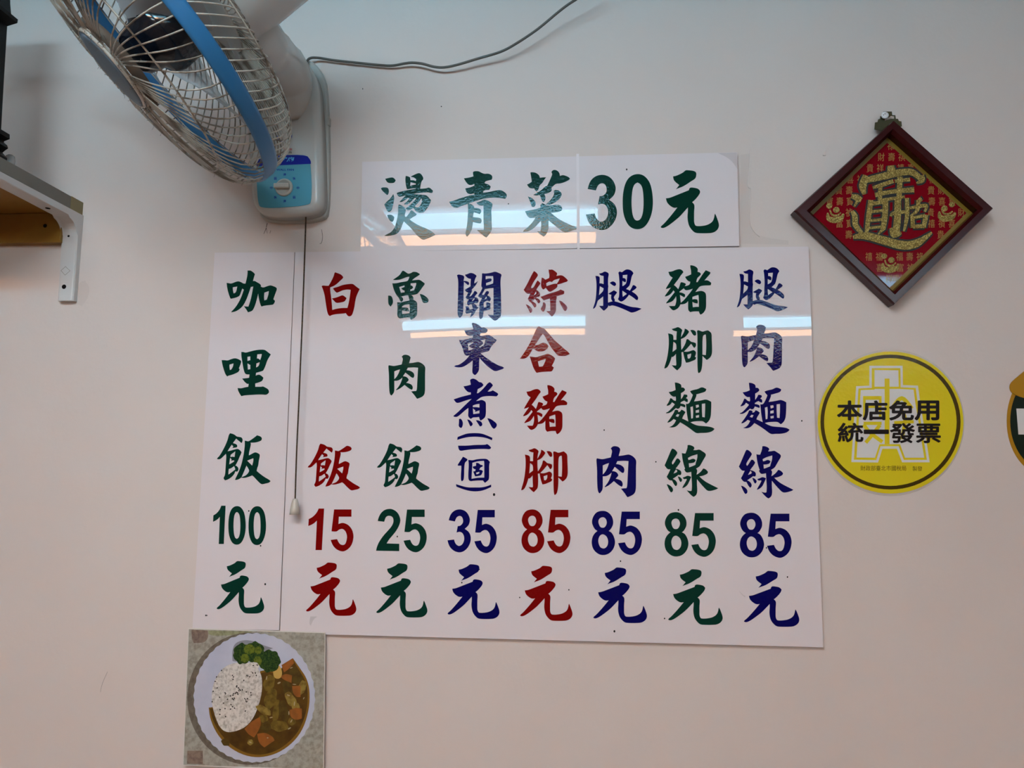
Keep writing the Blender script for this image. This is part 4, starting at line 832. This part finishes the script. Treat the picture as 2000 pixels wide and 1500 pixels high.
pr('printed_rice', [[(450, 540), (520, 470), (600, 440), (700, 430), (800, 450), (860, 510), (892, 600), (886, 750), (850, 880), (800, 1000), (720, 1090), (620, 1130), (540, 1142), (470, 1105), (420, 1000), (385, 870), (378, 760), (398, 640)]], 6, 'print_rice')
ME = [(960, 640, 55, 85, 20), (1235, 580, 55, 110, -25), (1290, 690, 40, 80, 20), (975, 800, 60, 110, 15), (1150, 700, 50, 90, -20), (1180, 810, 45, 90, -30), (1030, 930, 32, 130, 8), (1105, 930, 48, 120, -8), (905, 915, 85, 38, 30), (1060, 1075, 95, 55, 5), (930, 1080, 50, 60, 0), (1230, 880, 40, 40, 0), (1190, 1030, 40, 40, 0), (520, 1240, 45, 35, 30), (770, 1240, 30, 30, 0), (900, 1000, 50, 40, 0)]
for k, (x, y, rx, ry, a) in enumerate(ME):
    ca, sa = math.cos(math.radians(a)), math.sin(math.radians(a))
    lp = [(x+(p*ca-q*sa), y+(p*sa+q*ca)) for p, q in ell(0, 0, rx, ry, 26, 0.07, 5)]
    pr('printed_meat', [lp], 6.2+k*0.12, ('print_meat', 'print_meat_dark', 'print_meat_pale')[k % 3], False)
for k, lp in enumerate(([(1085, 460), (1195, 392), (1212, 440), (1160, 500), (1110, 535)], [(1070, 575), (1130, 545), (1192, 565), (1185, 640), (1110, 610)], [(1192, 672), (1276, 668), (1278, 782), (1235, 785), (1198, 740)], [(1165, 915), (1230, 890), (1292, 900), (1290, 1000), (1230, 1018), (1175, 985)], [(712, 1105), (780, 1030), (865, 985), (882, 1050), (850, 1130), (808, 1192), (750, 1160)], [(838, 1155), (920, 1140), (1000, 1185), (1015, 1222), (912, 1292), (870, 1260), (850, 1220)])):
    pr('printed_carrot', [lp], 8.5+0.1*k, 'print_carrot')
pr('printed_garlic', [ell(1046, 532, 44, 70, 24, 0.05, 3)], 9.4, 'print_garlic', False)
pr('printed_plate_shade', [[(585, 330), (610, 240), (700, 205), (800, 215), (900, 260), (1000, 290), (900, 330), (650, 430), (590, 420)]], 3.6, 'print_plate_shade')
hl = []
for x, y, rx, ry, a in ((935, 590, 8, 30, 10), (1155, 765, 26, 8, 20), (1215, 850, 9, 34, 5), (1160, 945, 7, 30, 0), (1185, 1025, 8, 26, 30), (1165, 1100, 26, 9, -30), (770, 1240, 22, 9, 30), (1215, 655, 28, 6, 5), (1060, 640, 26, 12, -25), (945, 1195, 12, 8, 0), (1310, 795, 6, 18, 30), (980, 990, 24, 8, -15), (1185, 488, 22, 6, -20)):
    ca, sa = math.cos(math.radians(a)), math.sin(math.radians(a)); hl.append([CP(x+p*ca-q*sa, y+p*sa+q*ca) for p, q in ell(0, 0, rx*0.7, ry*0.7, 12)])
o = flat('printed_highlights', hl, YC-0.00003-0.00008*11.5, 'print_highlight', cp, 0.00002); o['kind'] = 'stuff'
def lumpy(cx, cy, rx, ry, seed):
    rr = random.Random(seed); ph = rr.random()*6
    return [(cx+rx*(1+0.05*math.sin(7*t+ph)+0.03*math.sin(13*t))*math.cos(t), cy+ry*(1+0.05*math.sin(7*t+ph)+0.03*math.sin(11*t))*math.sin(t)) for t in (2*math.pi*k/60 for k in range(60))]
pr('printed_broccoli', [lumpy(690, 345, 92, 105, 1)], 9.6, 'print_broccoli', False)
pr('printed_broccoli', [lumpy(815, 330, 100, 105, 2)], 9.7, 'print_broccoli', False)
pr('printed_broccoli', [lumpy(965, 420, 108, 112, 3)], 9.8, 'print_broccoli', False)
for k, (x, y, rx, ry) in enumerate(((760, 300, 55, 50), (715, 390, 42, 45), (845, 420, 40, 50), (850, 310, 35, 40))):
    pr('printed_floret', [lumpy(x, y, rx, ry, 10+k)], 10+0.1*k, 'print_floret', False)
pr('printed_rice', [ell(800, 470, 60, 40, 24, 0.06, 5)], 10.5, 'print_rice', False)
sl = []
SC = [(480, 515), (430, 580), (415, 625), (590, 565), (600, 580), (595, 605), (745, 570), (765, 578), (795, 540), (820, 540), (705, 615), (635, 670), (650, 690), (630, 680), (655, 720), (670, 715), (640, 740), (620, 745), (600, 750), (595, 765), (645, 755), (515, 740), (520, 750), (570, 772), (540, 805), (590, 800), (600, 808), (610, 795), (715, 800), (725, 815), (740, 800), (735, 830), (725, 825), (730, 732), (775, 740), (778, 762), (500, 845), (575, 860), (590, 880), (570, 905), (515, 900), (465, 910), (460, 785), (435, 690), (395, 725), (385, 830), (610, 895), (720, 925), (462, 958), (520, 980), (690, 710), (660, 705), (630, 735), (735, 565), (830, 565), (800, 465), (840, 460)]
for x, y in SC:
    a = random.uniform(0, 3.1); sl.append([CP(x+(p*math.cos(a)-q*math.sin(a)), y+(p*math.sin(a)+q*math.cos(a))) for p, q in ell(0, 0, 9, 6, 8)])
o = flat('printed_sesame', sl, YC-0.00003-0.00008*11, 'print_sesame', cp, 0.00002); o['kind'] = 'stuff'

# ------------------------------------------------------------------ marks on the wall
wall = bpy.data.objects['wall_back']
def wall_mark(name, loops, m, ext=0.00008):
    o = flat(name, loops, 0.0, m, None, ext); o.parent = wall; return o
wall_mark('pencil_mark', [brush([(628, 448), (630, 462), (628, 474), (624, 476)], (0.8, 0.9, 0.9, 0.5))], 'hair')
wall_mark('hair_mark', [brush([(522, 436), (519, 448), (515, 457)], (1.2, 1, 0.6)), brush([(520, 444), (522, 456)], (0.8, 0.5)), brush([(529, 450), (527, 456)], (0.7, 0.5))], 'hair')
wall_mark('fly_speck', [ell(862, 208, 1.2, 1.2, 8), ell(708.5, 173.5, 0.8, 1.6, 8)], 'speck')
ridge = [brush([(1466, 290), (1462, 360), (1468, 372), (1466, 430), (1472, 450), (1484, 462)], (2, 3, 3, 3, 3, 2))]
wall_mark('paint_ridge', ridge, 'wall_paint', 0.0007)
wall_mark('paint_ridge', [brush([(1622, 280), (1616, 292), (1612, 302), (1607, 303)], (2, 3, 3, 2))], 'wall_paint', 0.0007)
wall_mark('hair_mark', [brush([(210, 1312), (200, 1335), (196, 1352)], (0.7, 0.8, 0.5))], 'pencil')
wall_mark('tape_residue', [soften([(1446, 302), (1466, 300), (1464, 380), (1467, 440), (1480, 462), (1540, 470), (1540, 478), (1448, 476)], 2, 60)], 'grime_faint')
wall_mark('scuff', [soften([(153, 552), (166, 548), (176, 562), (172, 582), (160, 598), (150, 594)], 2, 70)], 'grime_faint')
